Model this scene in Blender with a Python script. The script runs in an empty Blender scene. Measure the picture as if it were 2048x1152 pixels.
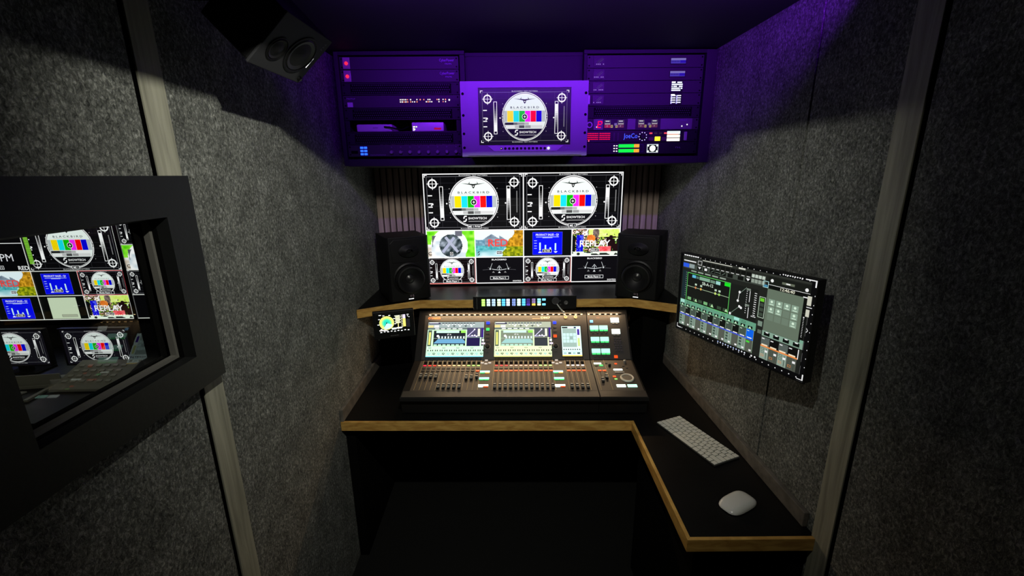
import bpy, bmesh, math, random
from mathutils import Matrix, Vector, Euler
random.seed(7)
SC = bpy.context.scene
COL = SC.collection
PI = math.pi
R = math.radians

# ------------------------------------------------------------------ camera
F_PX = 866.0
def _n(v): return Vector(v).normalized()
_down = _n((36, 3304, F_PX)); _fwd = Vector((-17, -227, F_PX)).normalized()
_fwd = (_fwd - _down * _fwd.dot(_down)).normalized()
_right = _down.cross(_fwd)
# rows are the world axes written in camera axes (x right, y down, z forward)
CAM = Matrix(((_right.x, -_right.y, -_right.z), (_fwd.x, -_fwd.y, -_fwd.z), (-_down.x, _down.y, _down.z)))
cd = bpy.data.cameras.new('camera'); cam = bpy.data.objects.new('camera', cd); COL.objects.link(cam)
cam.matrix_world = Matrix.Translation((0, 0, 1.76)) @ CAM.to_4x4()
cd.sensor_width = 36.0; cd.lens = 36.0 * F_PX / 2048.0
cd.clip_start = 0.02; cd.clip_end = 50
SC.camera = cam

# ------------------------------------------------------------------ world, exposure
w = bpy.data.worlds.new('world'); SC.world = w; w.use_nodes = True
w.node_tree.nodes['Background'].inputs[0].default_value = (0.01, 0.01, 0.012, 1)
w.node_tree.nodes['Background'].inputs[1].default_value = 0.3
SC.view_settings.view_transform = 'Standard'; SC.view_settings.look = 'None'
SC.view_settings.gamma = 1.0; SC.view_settings.use_curve_mapping = False
SC.view_settings.exposure = 0.0
SC.cycles.max_bounces = 6; SC.cycles.diffuse_bounces = 3; SC.cycles.glossy_bounces = 3
SC.cycles.transmission_bounces = 6; SC.cycles.transparent_max_bounces = 8
SC.cycles.sample_clamp_indirect = 3.0
SC.cycles.use_denoising = True

# ------------------------------------------------------------------ lights
def light(kind, name, loc, target, energy, color, **kw):
    ld = bpy.data.lights.new(name, kind); ld.energy = energy; ld.color = color
    for k, v in kw.items(): setattr(ld, k, v)
    o = bpy.data.objects.new(name, ld); COL.objects.link(o)
    o.location = loc
    o.rotation_euler = (Vector(target) - Vector(loc)).to_track_quat('-Z', 'Y').to_euler()
    return o
light('SPOT', 'ceiling_spot_lamp', (0.0, 0.46, 2.200), (-0.10, 1.46, 1.76), 43.0, (1.0, 0.99, 0.86), spot_size=R(130), spot_blend=0.9, shadow_soft_size=0.010)
light('AREA', 'purple_lamp', (0.185, 1.10, 2.222), (0.185, 2.1, 2.25), 6.8, (0.23, 0.018, 1.0), shape='RECTANGLE', size=1.27, size_y=0.02, spread=R(92))
light('SPOT', 'next_room_lamp', (-1.9, 0.9, 2.2), (-2.2, 2.05, 0.75), 9.0, (1.0, 0.95, 0.8), spot_size=R(70), spot_blend=0.6, shadow_soft_size=0.05)

# ------------------------------------------------------------------ materials
def lin(c): return tuple((x / 12.92 if x <= 0.04045 else ((x + 0.055) / 1.055) ** 2.4) for x in c)
_M = {}
def pmat(name, col, rough=0.5, metal=0.0, spec=0.5, noise=None, bump=0.0, bscale=200, col2=None, coat=0.0):
    if name in _M: return _M[name]
    m = bpy.data.materials.new(name); m.use_nodes = True; nt = m.node_tree; b = nt.nodes['Principled BSDF']
    b.inputs['Base Color'].default_value = (*col, 1); b.inputs['Roughness'].default_value = rough
    b.inputs['Metallic'].default_value = metal; b.inputs['Specular IOR Level'].default_value = spec
    b.inputs['Coat Weight'].default_value = coat
    tc = nt.nodes.new('ShaderNodeTexCoord')
    if noise:
        nz = nt.nodes.new('ShaderNodeTexNoise'); nz.inputs['Scale'].default_value = noise; nz.inputs['Detail'].default_value = 4
        nt.links.new(tc.outputs['Object'], nz.inputs['Vector'])
        cr = nt.nodes.new('ShaderNodeValToRGB'); c2 = col2 or tuple(x * 0.6 for x in col)
        cr.color_ramp.elements[0].position = 0.35; cr.color_ramp.elements[1].position = 0.65
        cr.color_ramp.elements[0].color = (*c2, 1); cr.color_ramp.elements[1].color = (*col, 1)
        nt.links.new(nz.outputs['Fac'], cr.inputs['Fac']); nt.links.new(cr.outputs['Color'], b.inputs['Base Color'])
    if bump:
        n2 = nt.nodes.new('ShaderNodeTexNoise'); n2.inputs['Scale'].default_value = bscale; n2.inputs['Detail'].default_value = 3
        nt.links.new(tc.outputs['Object'], n2.inputs['Vector'])
        bp = nt.nodes.new('ShaderNodeBump'); bp.inputs['Strength'].default_value = bump; bp.inputs['Distance'].default_value = 0.002
        nt.links.new(n2.outputs['Fac'], bp.inputs['Height']); nt.links.new(bp.outputs['Normal'], b.inputs['Normal'])
    _M[name] = m; return m
def emat(name, col, strength=1.0, rough=0.3):
    if name in _M: return _M[name]
    m = bpy.data.materials.new(name); m.use_nodes = True; b = m.node_tree.nodes['Principled BSDF']
    b.inputs['Base Color'].default_value = (*[x * 0.15 for x in col], 1); b.inputs['Roughness'].default_value = rough
    b.inputs['Emission Color'].default_value = (*col, 1); b.inputs['Emission Strength'].default_value = strength
    _M[name] = m; return m
def attr_mat(name, strength, emissive=True, rough=0.35):
    if name in _M: return _M[name]
    m = bpy.data.materials.new(name); m.use_nodes = True; nt = m.node_tree; b = nt.nodes['Principled BSDF']
    a = nt.nodes.new('ShaderNodeAttribute'); a.attribute_name = 'Col'
    b.inputs['Roughness'].default_value = rough; b.inputs['Specular IOR Level'].default_value = 0.2
    if emissive:
        b.inputs['Base Color'].default_value = (0.002, 0.002, 0.0022, 1)
        nt.links.new(a.outputs['Color'], b.inputs['Emission Color']); b.inputs['Emission Strength'].default_value = strength
    else:
        nt.links.new(a.outputs['Color'], b.inputs['Base Color'])
    _M[name] = m; return m
def felt_mat():
    m = bpy.data.materials.new('grey_felt'); m.use_nodes = True; nt = m.node_tree; b = nt.nodes['Principled BSDF']
    b.inputs['Roughness'].default_value = 0.95; b.inputs['Specular IOR Level'].default_value = 0.15
    tc = nt.nodes.new('ShaderNodeTexCoord')
    mp = nt.nodes.new('ShaderNodeMapping'); mp.inputs['Scale'].default_value = (1, 1, 0.75)
    nt.links.new(tc.outputs['Object'], mp.inputs['Vector'])
    n1 = nt.nodes.new('ShaderNodeTexNoise'); n1.inputs['Scale'].default_value = 150; n1.inputs['Detail'].default_value = 5; n1.inputs['Roughness'].default_value = 0.75
    n1.inputs['Distortion'].default_value = 0.6
    n2 = nt.nodes.new('ShaderNodeTexNoise'); n2.inputs['Scale'].default_value = 14; n2.inputs['Detail'].default_value = 3
    for n in (n1, n2): nt.links.new(mp.outputs['Vector'], n.inputs['Vector'])
    r1 = nt.nodes.new('ShaderNodeValToRGB'); e = r1.color_ramp.elements
    e[0].position = 0.34; e[0].color = (0.055, 0.058, 0.055, 1); e[1].position = 0.72; e[1].color = (0.68, 0.69, 0.64, 1)
    k = r1.color_ramp.elements.new(0.52); k.color = (0.22, 0.228, 0.21, 1)
    nt.links.new(n1.outputs['Fac'], r1.inputs['Fac'])
    r2 = nt.nodes.new('ShaderNodeValToRGB'); e = r2.color_ramp.elements
    e[0].position = 0.3; e[0].color = (0.6, 0.6, 0.6, 1); e[1].position = 0.7; e[1].color = (1, 1, 1, 1)
    nt.links.new(n2.outputs['Fac'], r2.inputs['Fac'])
    mx = nt.nodes.new('ShaderNodeMixRGB'); mx.blend_type = 'MULTIPLY'; mx.inputs[0].default_value = 1
    nt.links.new(r1.outputs[0], mx.inputs[1]); nt.links.new(r2.outputs[0], mx.inputs[2])
    nt.links.new(mx.outputs[0], b.inputs['Base Color'])
    bp = nt.nodes.new('ShaderNodeBump'); bp.inputs['Strength'].default_value = 0.9; bp.inputs['Distance'].default_value = 0.004
    nt.links.new(n1.outputs['Fac'], bp.inputs['Height']); nt.links.new(bp.outputs[0], b.inputs['Normal'])
    return m
def wood_mat(name, c1, c2, axis=(1, 1, 1), rough=0.5, scale=30):
    m = bpy.data.materials.new(name); m.use_nodes = True; nt = m.node_tree; b = nt.nodes['Principled BSDF']
    b.inputs['Roughness'].default_value = rough
    tc = nt.nodes.new('ShaderNodeTexCoord'); mp = nt.nodes.new('ShaderNodeMapping'); mp.inputs['Scale'].default_value = axis
    nt.links.new(tc.outputs['Object'], mp.inputs['Vector'])
    nz = nt.nodes.new('ShaderNodeTexNoise'); nz.inputs['Scale'].default_value = scale; nz.inputs['Detail'].default_value = 6; nz.inputs['Distortion'].default_value = 0.6
    nt.links.new(mp.outputs[0], nz.inputs['Vector'])
    cr = nt.nodes.new('ShaderNodeValToRGB'); cr.color_ramp.elements[0].position = 0.35; cr.color_ramp.elements[1].position = 0.66
    cr.color_ramp.elements[0].color = (*c1, 1); cr.color_ramp.elements[1].color = (*c2, 1)
    nt.links.new(nz.outputs['Fac'], cr.inputs['Fac']); nt.links.new(cr.outputs[0], b.inputs['Base Color'])
    return m
FELT = felt_mat()
BATTEN = wood_mat('weathered_batten', (0.25, 0.245, 0.19), (0.43, 0.42, 0.33), (1, 1, 0.06), 0.6, 60)
PLY = wood_mat('oak_edging', (0.48, 0.25, 0.055), (0.74, 0.45, 0.12), (0.25, 0.25, 1), 0.45, 60)
SLAT = wood_mat('brown_slat', (0.30, 0.22, 0.19), (0.48, 0.37, 0.32), (1, 1, 0.08), 0.6, 50)
TRIMM = pmat('grey_painted_trim', (0.17, 0.155, 0.135), 0.6, noise=30)
BLACKP = pmat('matt_black_paint', (0.008, 0.0088, 0.0092), 0.55, bump=0.15, bscale=90)
BLACKR = pmat('black_ceiling_paint', (0.006, 0.006, 0.008), 0.75)
VOID = pmat('liner_gap_black', (0.002, 0.002, 0.002), 1.0, spec=0.0)  # wall liner black, also the shade painted into the batten gaps
LAM = pmat('black_desk_laminate', (0.0045, 0.0045, 0.005), 0.42, spec=0.3, noise=8, bump=0.1, bscale=300)
FLOORM = pmat('dark_vinyl_floor', (0.0015, 0.0018, 0.0015), 0.8, noise=6)
RFACE = pmat('dark_rack_face', (0.046, 0.044, 0.048), 0.6, spec=0.2)
RACKM = pmat('black_powder_coat', (0.024, 0.024, 0.026), 0.6, spec=0.15, bump=0.1, bscale=500)
RACKD = pmat('dark_rack_interior', (0.02, 0.02, 0.022), 0.6)
ALU = pmat('grey_anodised_face', (0.30, 0.30, 0.32), 0.5, spec=0.3)
BLK = pmat('black_plastic', (0.007, 0.007, 0.0075), 0.42, spec=0.35)
BLKM = pmat('black_rubber', (0.0025, 0.0025, 0.0025), 0.8, spec=0.1)
CAB = pmat('black_speaker_cabinet', (0.003, 0.003, 0.0035), 0.55, spec=0.25, bump=0.1, bscale=400)
CONE = pmat('black_paper_cone', (0.006, 0.006, 0.007), 0.5, spec=0.3)
SILV = pmat('satin_silver', (0.5, 0.5, 0.5), 0.3, metal=0.8)
WHT = pmat('white_plastic', (0.62, 0.63, 0.60), 0.3)
KEYW = pmat('white_key_cap', (0.80, 0.81, 0.74), 0.45)
DECK = pmat('dark_grey_console_plate', (0.085, 0.072, 0.060), 0.5, noise=700, col2=(0.045, 0.038, 0.032))
PANEL = pmat('charcoal_console_panel', (0.036, 0.035, 0.034), 0.45)
LINE = pmat('pale_printed_line', (0.38, 0.34, 0.26), 0.5)
CHROME = pmat('bright_chrome', (0.8, 0.8, 0.82), 0.12, metal=1.0)
PAPER = pmat('white_paper', (0.5, 0.5, 0.46), 0.8)
OLIVE = pmat('warm_grey_keypad_face', (0.33, 0.33, 0.27), 0.5)
TV_E = attr_mat('wall_screen_picture', 1.15)
SCR_E = attr_mat('monitor_picture', 0.9)
CON_E = attr_mat('touch_screen_picture', 1.25)
LED_E = attr_mat('small_display_picture', 1.6)
DIM_E = attr_mat('dim_screen_picture', 0.55)
PRN = attr_mat('printed_marks', 1, False, 0.6)
GLASS = bpy.data.materials.new('window_glass'); GLASS.use_nodes = True
_nt = GLASS.node_tree; _nt.nodes.clear()
_o = _nt.nodes.new('ShaderNodeOutputMaterial'); _t = _nt.nodes.new('ShaderNodeBsdfTransparent'); _g = _nt.nodes.new('ShaderNodeBsdfGlossy')
_g.inputs['Roughness'].default_value = 0.0; _t.inputs['Color'].default_value = (0.93, 0.95, 0.94, 1)
_x = _nt.nodes.new('ShaderNodeMixShader'); _f = _nt.nodes.new('ShaderNodeFresnel'); _f.inputs['IOR'].default_value = 1.45
_ge = _nt.nodes.new('ShaderNodeNewGeometry'); _s1 = _nt.nodes.new('ShaderNodeMath'); _s1.operation = 'SUBTRACT'; _s1.inputs[0].default_value = 1.0
_nt.links.new(_ge.outputs['Backfacing'], _s1.inputs[1]); _ml = _nt.nodes.new('ShaderNodeMath'); _ml.operation = 'MULTIPLY'
_nt.links.new(_f.outputs[0], _ml.inputs[0]); _nt.links.new(_s1.outputs[0], _ml.inputs[1])
_nt.links.new(_ml.outputs[0], _x.inputs[0]); _nt.links.new(_t.outputs[0], _x.inputs[1]); _nt.links.new(_g.outputs[0], _x.inputs[2])
_nt.links.new(_x.outputs[0], _o.inputs[0])
def led(name, rgb, s): return emat(name, lin(rgb), s)

# ------------------------------------------------------------------ mesh builder
class MB:
    def __init__(s): s.v = []; s.f = []; s.mi = []; s.ms = []
    def _m(s, m):
        if m not in s.ms: s.ms.append(m)
        return s.ms.index(m)
    def add(s, vs, fs, m=None):
        k = len(s.v); s.v += [tuple(p) for p in vs]
        for f in fs: s.f.append(tuple(i + k for i in f)); s.mi.append(s._m(m) if m is not None else 0)
    def box(s, x0, x1, y0, y1, z0, z1, m=None):
        v = [(x, y, z) for z in (z0, z1) for y in (y0, y1) for x in (x0, x1)]
        s.add(v, [(0, 2, 3, 1), (4, 5, 7, 6), (0, 1, 5, 4), (2, 6, 7, 3), (0, 4, 6, 2), (1, 3, 7, 5)], m)
    def prism(s, pts, a, b, axis='z', m=None):
        n = len(pts)
        def P(p, h): return {'z': (p[0], p[1], h), 'x': (h, p[0], p[1]), 'y': (p[0], h, p[1])}[axis]
        v = [P(p, a) for p in pts] + [P(p, b) for p in pts]
        s.add(v, [tuple(range(n))[::-1], tuple(range(n, 2 * n))] + [(i, (i + 1) % n, (i + 1) % n + n, i + n) for i in range(n)], m)
    def lathe(s, prof, seg=24, c=(0, 0, 0), m=None, sy=1.0, cap=True):
        # prof: (radius, z) from bottom to top, about z
        k = []
        for r, z in prof:
            k.append([(c[0] + r * math.cos(2 * PI * i / seg), c[1] + sy * r * math.sin(2 * PI * i / seg), c[2] + z) for i in range(seg)])
        v = [p for ring in k for p in ring]; f = []
        for j in range(len(prof) - 1):
            for i in range(seg): f.append((j * seg + i, j * seg + (i + 1) % seg, (j + 1) * seg + (i + 1) % seg, (j + 1) * seg + i))
        if cap: f.append(tuple(range(seg))[::-1]); f.append(tuple(range((len(prof) - 1) * seg, len(prof) * seg)))
        s.add(v, f, m)
    def cyl(s, c, r, h, seg=20, m=None): s.lathe([(r, 0), (r, h)], seg, c, m)
    def tube(s, pts, r, seg=8, m=None):
        pts = [Vector(p) for p in pts]; rings = []
        for i, p in enumerate(pts):
            d = (pts[min(i + 1, len(pts) - 1)] - pts[max(i - 1, 0)]).normalized()
            u = d.orthogonal().normalized() if i == 0 else (rings_u - d * rings_u.dot(d)).normalized()
            rings_u = u; v = d.cross(u)
            rings.append([p + (u * math.cos(2 * PI * k / seg) + v * math.sin(2 * PI * k / seg)) * r for k in range(seg)])
        vs = [p for q in rings for p in q]; f = []
        for j in range(len(pts) - 1):
            for i in range(seg): f.append((j * seg + i, j * seg + (i + 1) % seg, (j + 1) * seg + (i + 1) % seg, (j + 1) * seg + i))
        f.append(tuple(range(seg))[::-1]); f.append(tuple(range((len(pts) - 1) * seg, len(pts) * seg)))
        s.add(vs, f, m)
    def build(s, name, mat=None, parent=None, loc=(0, 0, 0), rot=(0, 0, 0), bevel=0, seg=2, smooth=False):
        me = bpy.data.meshes.new(name)
        me.from_pydata(s.v, [], s.f)
        ms = s.ms or [mat]
        for m in ms: me.materials.append(m if m is not None else mat)
        if s.ms: me.polygons.foreach_set('material_index', s.mi)
        bm = bmesh.new(); bm.from_mesh(me)
        if bevel:
            es = [e for e in bm.edges if len(e.link_faces) == 2 and e.calc_face_angle(0) > 0.5]
            bmesh.ops.bevel(bm, geom=es, offset=bevel, segments=seg, affect='EDGES', profile=0.6, clamp_overlap=True)
        bmesh.ops.recalc_face_normals(bm, faces=bm.faces)
        bm.to_mesh(me); bm.free()
        if smooth:
            me.polygons.foreach_set('use_smooth', [True] * len(me.polygons))
            me.set_sharp_from_angle(angle=R(35))
        o = bpy.data.objects.new(name, me); COL.objects.link(o)
        o.location = loc; o.rotation_euler = rot
        if parent is not None: o.parent = parent
        return o
def bx(x0, x1, y0, y1, z0, z1, m=None):
    b = MB(); b.box(x0, x1, y0, y1, z0, z1, m); return b
def tag(o, label, cat, group=None):
    o['label'] = label; o['category'] = cat
    if group: o['group'] = group
    return o
def thing(name, label, cat, loc=(0, 0, 0), rot=(0, 0, 0), group=None):
    o = bpy.data.objects.new(name, None); COL.objects.link(o); o.location = loc; o.rotation_euler = rot
    o.empty_display_size = 0.05
    return tag(o, label, cat, group)
def struct(o): o['kind'] = 'structure'; return o
def cp(o, loc=None, parent=None, mat=None):
    c = o.copy(); COL.objects.link(c)
    if parent is not None: c.parent = parent
    if loc is not None: c.location = loc
    for ch in list(o.children):
        g = ch.copy(); COL.objects.link(g); g.parent = c
    return c
WALLROT = (PI / 2, 0, 0)      # a sheet drawn in XY stands up and faces -Y

# ------------------------------------------------------------------ flat artwork (screens, printed marks)
_TX = {}
def text_mesh(s, bold):
    k = (s, bold)
    if k in _TX: return _TX[k]
    cu = bpy.data.curves.new('t', 'FONT'); cu.body = s; cu.resolution_u = 2
    if bold: cu.offset = 0.014
    o = bpy.data.objects.new('t', cu); me = o.to_mesh()
    vs = [(v.co.x, v.co.y) for v in me.vertices]; fs = [tuple(p.vertices) for p in me.polygons]
    o.to_mesh_clear(); bpy.data.objects.remove(o); bpy.data.curves.remove(cu)
    _TX[k] = (vs, fs); return _TX[k]
class Cv:
    """2-D drawing, x to the right and y downwards from the top left corner, in metres."""
    def __init__(s, W, H): s.W = W; s.H = H; s.v = []; s.f = []; s.c = []; s.o = (0, 0); s.k = 1.0; s.stk = []
    def push(s, x, y, k):
        s.stk.append((s.o, s.k)); s.o = (s.o[0] + x * s.k, s.o[1] + y * s.k); s.k *= k
    def pop(s): s.o, s.k = s.stk.pop()
    def raw(s, pts, faces, col, L):
        n = len(s.v); z = 0.00012 * L
        for x, y in pts: s.v.append((s.o[0] + x * s.k, s.H - (s.o[1] + y * s.k), z))
        col = lin(col)
        for f in faces: s.f.append(tuple(i + n for i in f)); s.c.append(col)
    def poly(s, pts, col, L=1): s.raw(pts, [tuple(range(len(pts)))], col, L)
    def rect(s, x, y, w, h, col, L=1): s.poly([(x, y), (x, y + h), (x + w, y + h), (x + w, y)], col, L)
    def frame(s, x, y, w, h, t, col, L=1):
        s.rect(x, y, w, t, col, L); s.rect(x, y + h - t, w, t, col, L); s.rect(x, y + t, t, h - 2 * t, col, L); s.rect(x + w - t, y + t, t, h - 2 * t, col, L)
    def disc(s, x, y, r, col, L=1, n=32, ry=None):
        ry = ry or r
        s.poly([(x + r * math.cos(2 * PI * i / n), y - ry * math.sin(2 * PI * i / n)) for i in range(n)], col, L)
    def ring(s, x, y, r, r2, col, L=1, n=32, a0=0, a1=2 * PI):
        p = []
        for i in range(n + 1):
            a = a0 + (a1 - a0) * i / n; p += [(x + r * math.cos(a), y - r * math.sin(a)), (x + r2 * math.cos(a), y - r2 * math.sin(a))]
        s.raw(p, [(2 * i, 2 * i + 1, 2 * i + 3, 2 * i + 2) for i in range(n)], col, L)
    def line(s, x0, y0, x1, y1, t, col, L=1):
        d = math.hypot(x1 - x0, y1 - y0) or 1; nx, ny = -(y1 - y0) / d * t / 2, (x1 - x0) / d * t / 2
        s.poly([(x0 + nx, y0 + ny), (x0 - nx, y0 - ny), (x1 - nx, y1 - ny), (x1 + nx, y1 + ny)], col, L)
    def text(s, t, x, y, h, col, L=2, w=None, bold=True, al='c'):
        """x, y: centre (or left) of the line; h: capital height; w: stretch to this width"""
        vs, fs = text_mesh(t, bold)
        if not vs: return
        a = min(p[0] for p in vs); b = max(p[0] for p in vs)
        ky = h / 0.72; kx = (w / (b - a)) if w else ky
        ww = (b - a) * kx; x0 = x - ww / 2 if al == 'c' else x
        s.raw([(x0 + (p[0] - a) * kx, y + h / 2 - p[1] * ky) for p in vs], fs, col, L)
    def marks(s, n, x, y, h, col, L=1, w=.02, al='c'):
        """a line of n tiny letter-like strokes, for print too small to read"""
        p = w / n; x0 = x - w / 2
        for i in range(n):
            a = x0 + i * p
            s.rect(a, y - h / 2, p * .28, h, col, L)
            s.rect(a + p * .28, y - h / 2 + (i % 3) * h * .4, p * .4, h * .22, col, L)
    def grid(s, x, y, w, h, nx, ny, fn, L=1):
        for j in range(ny):
            for i in range(nx):
                c = fn((i + .5) / nx, (j + .5) / ny)
                if c: s.rect(x + w * i / nx, y + h * j / ny, w / nx, h / ny, c, L)
    def build(s, name, mat, parent=None, loc=(0, 0, 0), rot=(0, 0, 0)):
        me = bpy.data.meshes.new(name); me.from_pydata(s.v, [], s.f); me.materials.append(mat)
        a = me.color_attributes.new('Col', 'FLOAT_COLOR', 'CORNER'); d = []
        for p, c in zip(me.polygons, s.c): d += [c[0], c[1], c[2], 1.0] * len(p.vertices)
        a.data.foreach_set('color', d)
        o = bpy.data.objects.new(name, me); COL.objects.link(o); o.location = loc; o.rotation_euler = rot
        if parent is not None: o.parent = parent
        return o
def h2(i, j, s=0):
    n = (i * 374761393 + j * 668265263 + s * 1442695041) & 0xffffffff
    n = ((n ^ (n >> 13)) * 1274126177) & 0xffffffff
    return ((n ^ (n >> 16)) & 0xffff) / 65535.0
def vn(x, y, s=0):
    i, j = math.floor(x), math.floor(y); u, v = x - i, y - j; u = u * u * (3 - 2 * u); v = v * v * (3 - 2 * v)
    return (h2(i, j, s) * (1 - u) + h2(i + 1, j, s) * u) * (1 - v) + (h2(i, j + 1, s) * (1 - u) + h2(i + 1, j + 1, s) * u) * v
def mix(a, b, t): return tuple(p + (q - p) * t for p, q in zip(a, b))
W1 = (1, 1, 1); G5 = (.5, .5, .5); K0 = (.02, .02, .025)

def emblem(c, x, y, s, col, L):
    for k in (-1, 1):
        c.poly([(x, y + .10 * s), (x, y - .02 * s), (x + k * .28 * s, y - .05 * s), (x + k * .36 * s, y + .01 * s), (x + k * .18 * s, y + .06 * s)][::k], col, L)
        c.poly([(x + k * .30 * s, y - .04 * s), (x + k * .95 * s, y - .09 * s), (x + k * .36 * s, y + .02 * s)][::k], col, L)
        c.poly([(x + k * .30 * s, y), (x + k * .27 * s, y - .22 * s), (x + k * .38 * s, y - .02 * s)][::k], col, L)
    c.poly([(x - .12 * s, y + .04 * s), (x - .10 * s, y + .2 * s), (x, y + .33 * s), (x + .10 * s, y + .2 * s), (x + .12 * s, y + .04 * s)], col, L)
    c.disc(x, y + .14 * s, .05 * s, W1, L + 1, 10)
def s_logo(c, x, y, s, col, L):
    c.poly([(x - .5 * s, y - .45 * s), (x - .1 * s, y - s), (x + .7 * s, y - s), (x + .55 * s, y - .62 * s), (x + .05 * s, y - .62 * s), (x - .1 * s, y - .4 * s), (x - .1 * s, y - .1 * s), (x - .5 * s, y + .05 * s)], col, L)
    c.poly([(x + .6 * s, y + .45 * s), (x + .2 * s, y + s), (x - .6 * s, y + s), (x - .45 * s, y + .62 * s), (x + .05 * s, y + .62 * s), (x + .2 * s, y + .4 * s), (x + .2 * s, y + .05 * s), (x + .6 * s, y - .1 * s)], col, L)
def target(c, x, y, r, L, col=W1):
    c.ring(x, y, r, r * .72, col, L, 24)
    c.rect(x - 1.25 * r, y - .055 * r, 2.5 * r, .11 * r, col, L); c.rect(x - .055 * r, y - 1.25 * r, .11 * r, 2.5 * r, col, L)
def test_card(c, label=None, L=1, small=False, meter=False, bg=(.035, .035, .045)):
    """16:9 card drawn in a 1.778 x 1 box"""
    A = 1.7778
    c.rect(0, 0, A, 1, bg, L)
    g = (.45, .45, .47); t = .006 if not small else .012
    for x in (.31, .58, 1.2, 1.47): c.rect(x, .06, t * .7, .88, (.22, .22, .24), L + 1)
    for y in (.16, .27, .45, .56, .72, .84):
        c.rect(.08, y, A - .16, t * .7, (.17, .17, .19), L + 1)
    c.frame(.06, .05, A - .12, .9, t, g, L + 1)
    for x, y, kx, ky in ((.025, .02, 1, 1), (A - .025, .02, -1, 1), (.025, .98, 1, -1), (A - .025, .98, -1, -1)):
        c.rect(min(x, x + kx * .05), min(y, y + ky * .012), .05, .012, W1, L + 2); c.rect(min(x, x + kx * .012), min(y, y + ky * .045), .012, .045, W1, L + 2)
    for x in (.46, 1.31):
        for i in range(7): c.disc(x, .26 + i * .085, .007, (.75, .75, .75), L + 2, 6)
    for x, y in ((.165, .175), (A - .165, .16), (.165, .86), (A - .165, .86)):
        c.disc(x, y, .088, K0, L + 2, 20); target(c, x, y, .082, L + 3)
    for x, up in ((.28, 0), (A - .30, 1)):
        c.rect(x, .22, .068, .6, W1, L + 2); c.rect(x + .01, .23, .048, .58, K0, L + 3)
        for i in range(14):
            q = i / 13.0; q = 1 - q if up else q; q = min(1, max(0, q * 1.5 - .1))
            c.rect(x + .01, .23 + i * .58 / 14, .048, .58 / 14, (q, q, q), L + 4)
        c.rect(x + .01, .77 if not up else .23, .048, .04, K0, L + 5)
    for y in (.37, .51, .57, .67): c.rect(.075, y, .075, .018, W1, L + 2)
    c.disc(.15, .53, .018, W1, L + 3, 8); c.disc(.13, .55, .012, W1, L + 3, 8)
    c.rect(A - .125, .31, .016, .38, (.5, .5, .5), L + 2)
    c.disc(.405, .52, .014, W1, L + 3, 8); c.disc(A - .32, .52, .014, W1, L + 3, 8)
    c.text('BLACKBIRD TEST PATTERN', A / 2, .035, .018, (.8, .8, .8), L + 2, w=.5); c.text('BLACKBIRD TEST PATTERN', A / 2, .968, .018, (.8, .8, .8), L + 2, w=.5)
    cx, cy, r = A / 2, .5, .445
    c.disc(cx, cy, r, W1, L + 3, 64); c.ring(cx, cy, r * .968, r * .945, (.05, .05, .05), L + 4, 64)
    def seg(v0, v1, col, LL, q=.93):
        n = 16; p = []
        for i in range(n + 1):
            v = v0 + (v1 - v0) * i / n; p.append((cx - r * math.sqrt(max(0, q * q - v * v)), cy - r * v))
        for i in range(n + 1):
            v = v1 + (v0 - v1) * i / n; p.append((cx + r * math.sqrt(max(0, q * q - v * v)), cy - r * v))
        c.poly(p, col, LL)
    seg(.90, -.5, (.93, .97, .95), L + 5)
    emblem(c, cx, cy - r * .70, r * .52, (.07, .08, .08), L + 6)
    c.text('B L A C K B I R D', cx, cy - r * .385, r * .085, (.14, .17, .18), L + 6, w=r * 1.26, bold=not small)
    c.rect(cx - r * .62, cy - r * .30, r * 1.24, r * .006, (.6, .4, .4), L + 6)
    xs = [-.92, -.77, -.495, -.245, .015, .26, .505, .755, .92]
    cs = [(.72, .75, .75), (1, .87, 0), (.08, .88, .93), (.05, .75, .03), (.98, .15, .98), (1, .02, .03), (.02, .02, .85), (.72, .75, .76)]
    for i in range(8): c.rect(cx + r * xs[i], cy - r * .245, r * (xs[i + 1] - xs[i]) - r * .01, r * .455, cs[i], L + 6)
    c.disc(cx - r * .0, cy, r * .10, K0, L + 8, 20); c.ring(cx, cy, r * .125, r * .10, (.85, .95, .85), L + 8, 20)
    c.rect(cx - r * .055, cy - r * .012, r * .11, r * .024, W1, L + 9); c.rect(cx - r * .012, cy - r * .055, r * .024, r * .11, W1, L + 9)
    for a, b, q in ((-.88, -.5, .12), (-.5, -.33, .42), (-.33, -.02, .6), (-.02, .18, .72), (.18, .8, .95)): c.rect(cx + r * a, cy + r * .235, r * (b - a), r * .105, (q, q, q), L + 7)
    for a, b, q in ((-.85, -.44, .92), (-.44, -.25, .75), (-.25, -.01, .3), (.01, .26, .6), (.26, .78, .85)): c.rect(cx + r * a, cy + r * .355, r * (b - a), r * .115, (q, q, q), L + 7)
    seg(-.5, -.93, (.06, .06, .07), L + 8)
    s_logo(c, cx - r * .38, cy + r * .66, r * .125, W1, L + 9)
    c.text('SHOWTECH', cx + r * .13, cy + r * .64, r * .09, W1, L + 9, w=r * .74)
    c.rect(cx - r * .24, cy + r * .755, r * .74, r * .02, (.75, .75, .75), L + 9)
    for k in (-1, 1):
        for q in (-.05, .05): c.rect(cx + k * r * .97 - .008, cy + q * r - .012, .016, .022, K0, L + 6)
    if label: tally(c, label, cx, .935 if not small else .90, small, L + 10)
    if meter:
        c.rect(.02, .02, .11, .9, K0, L + 3)
        for i in range(34): c.rect(.035, .84 - i * .022, .085, .015, (.55, .85, .25) if i < 24 else (.85, .85, .35), L + 4)
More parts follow.
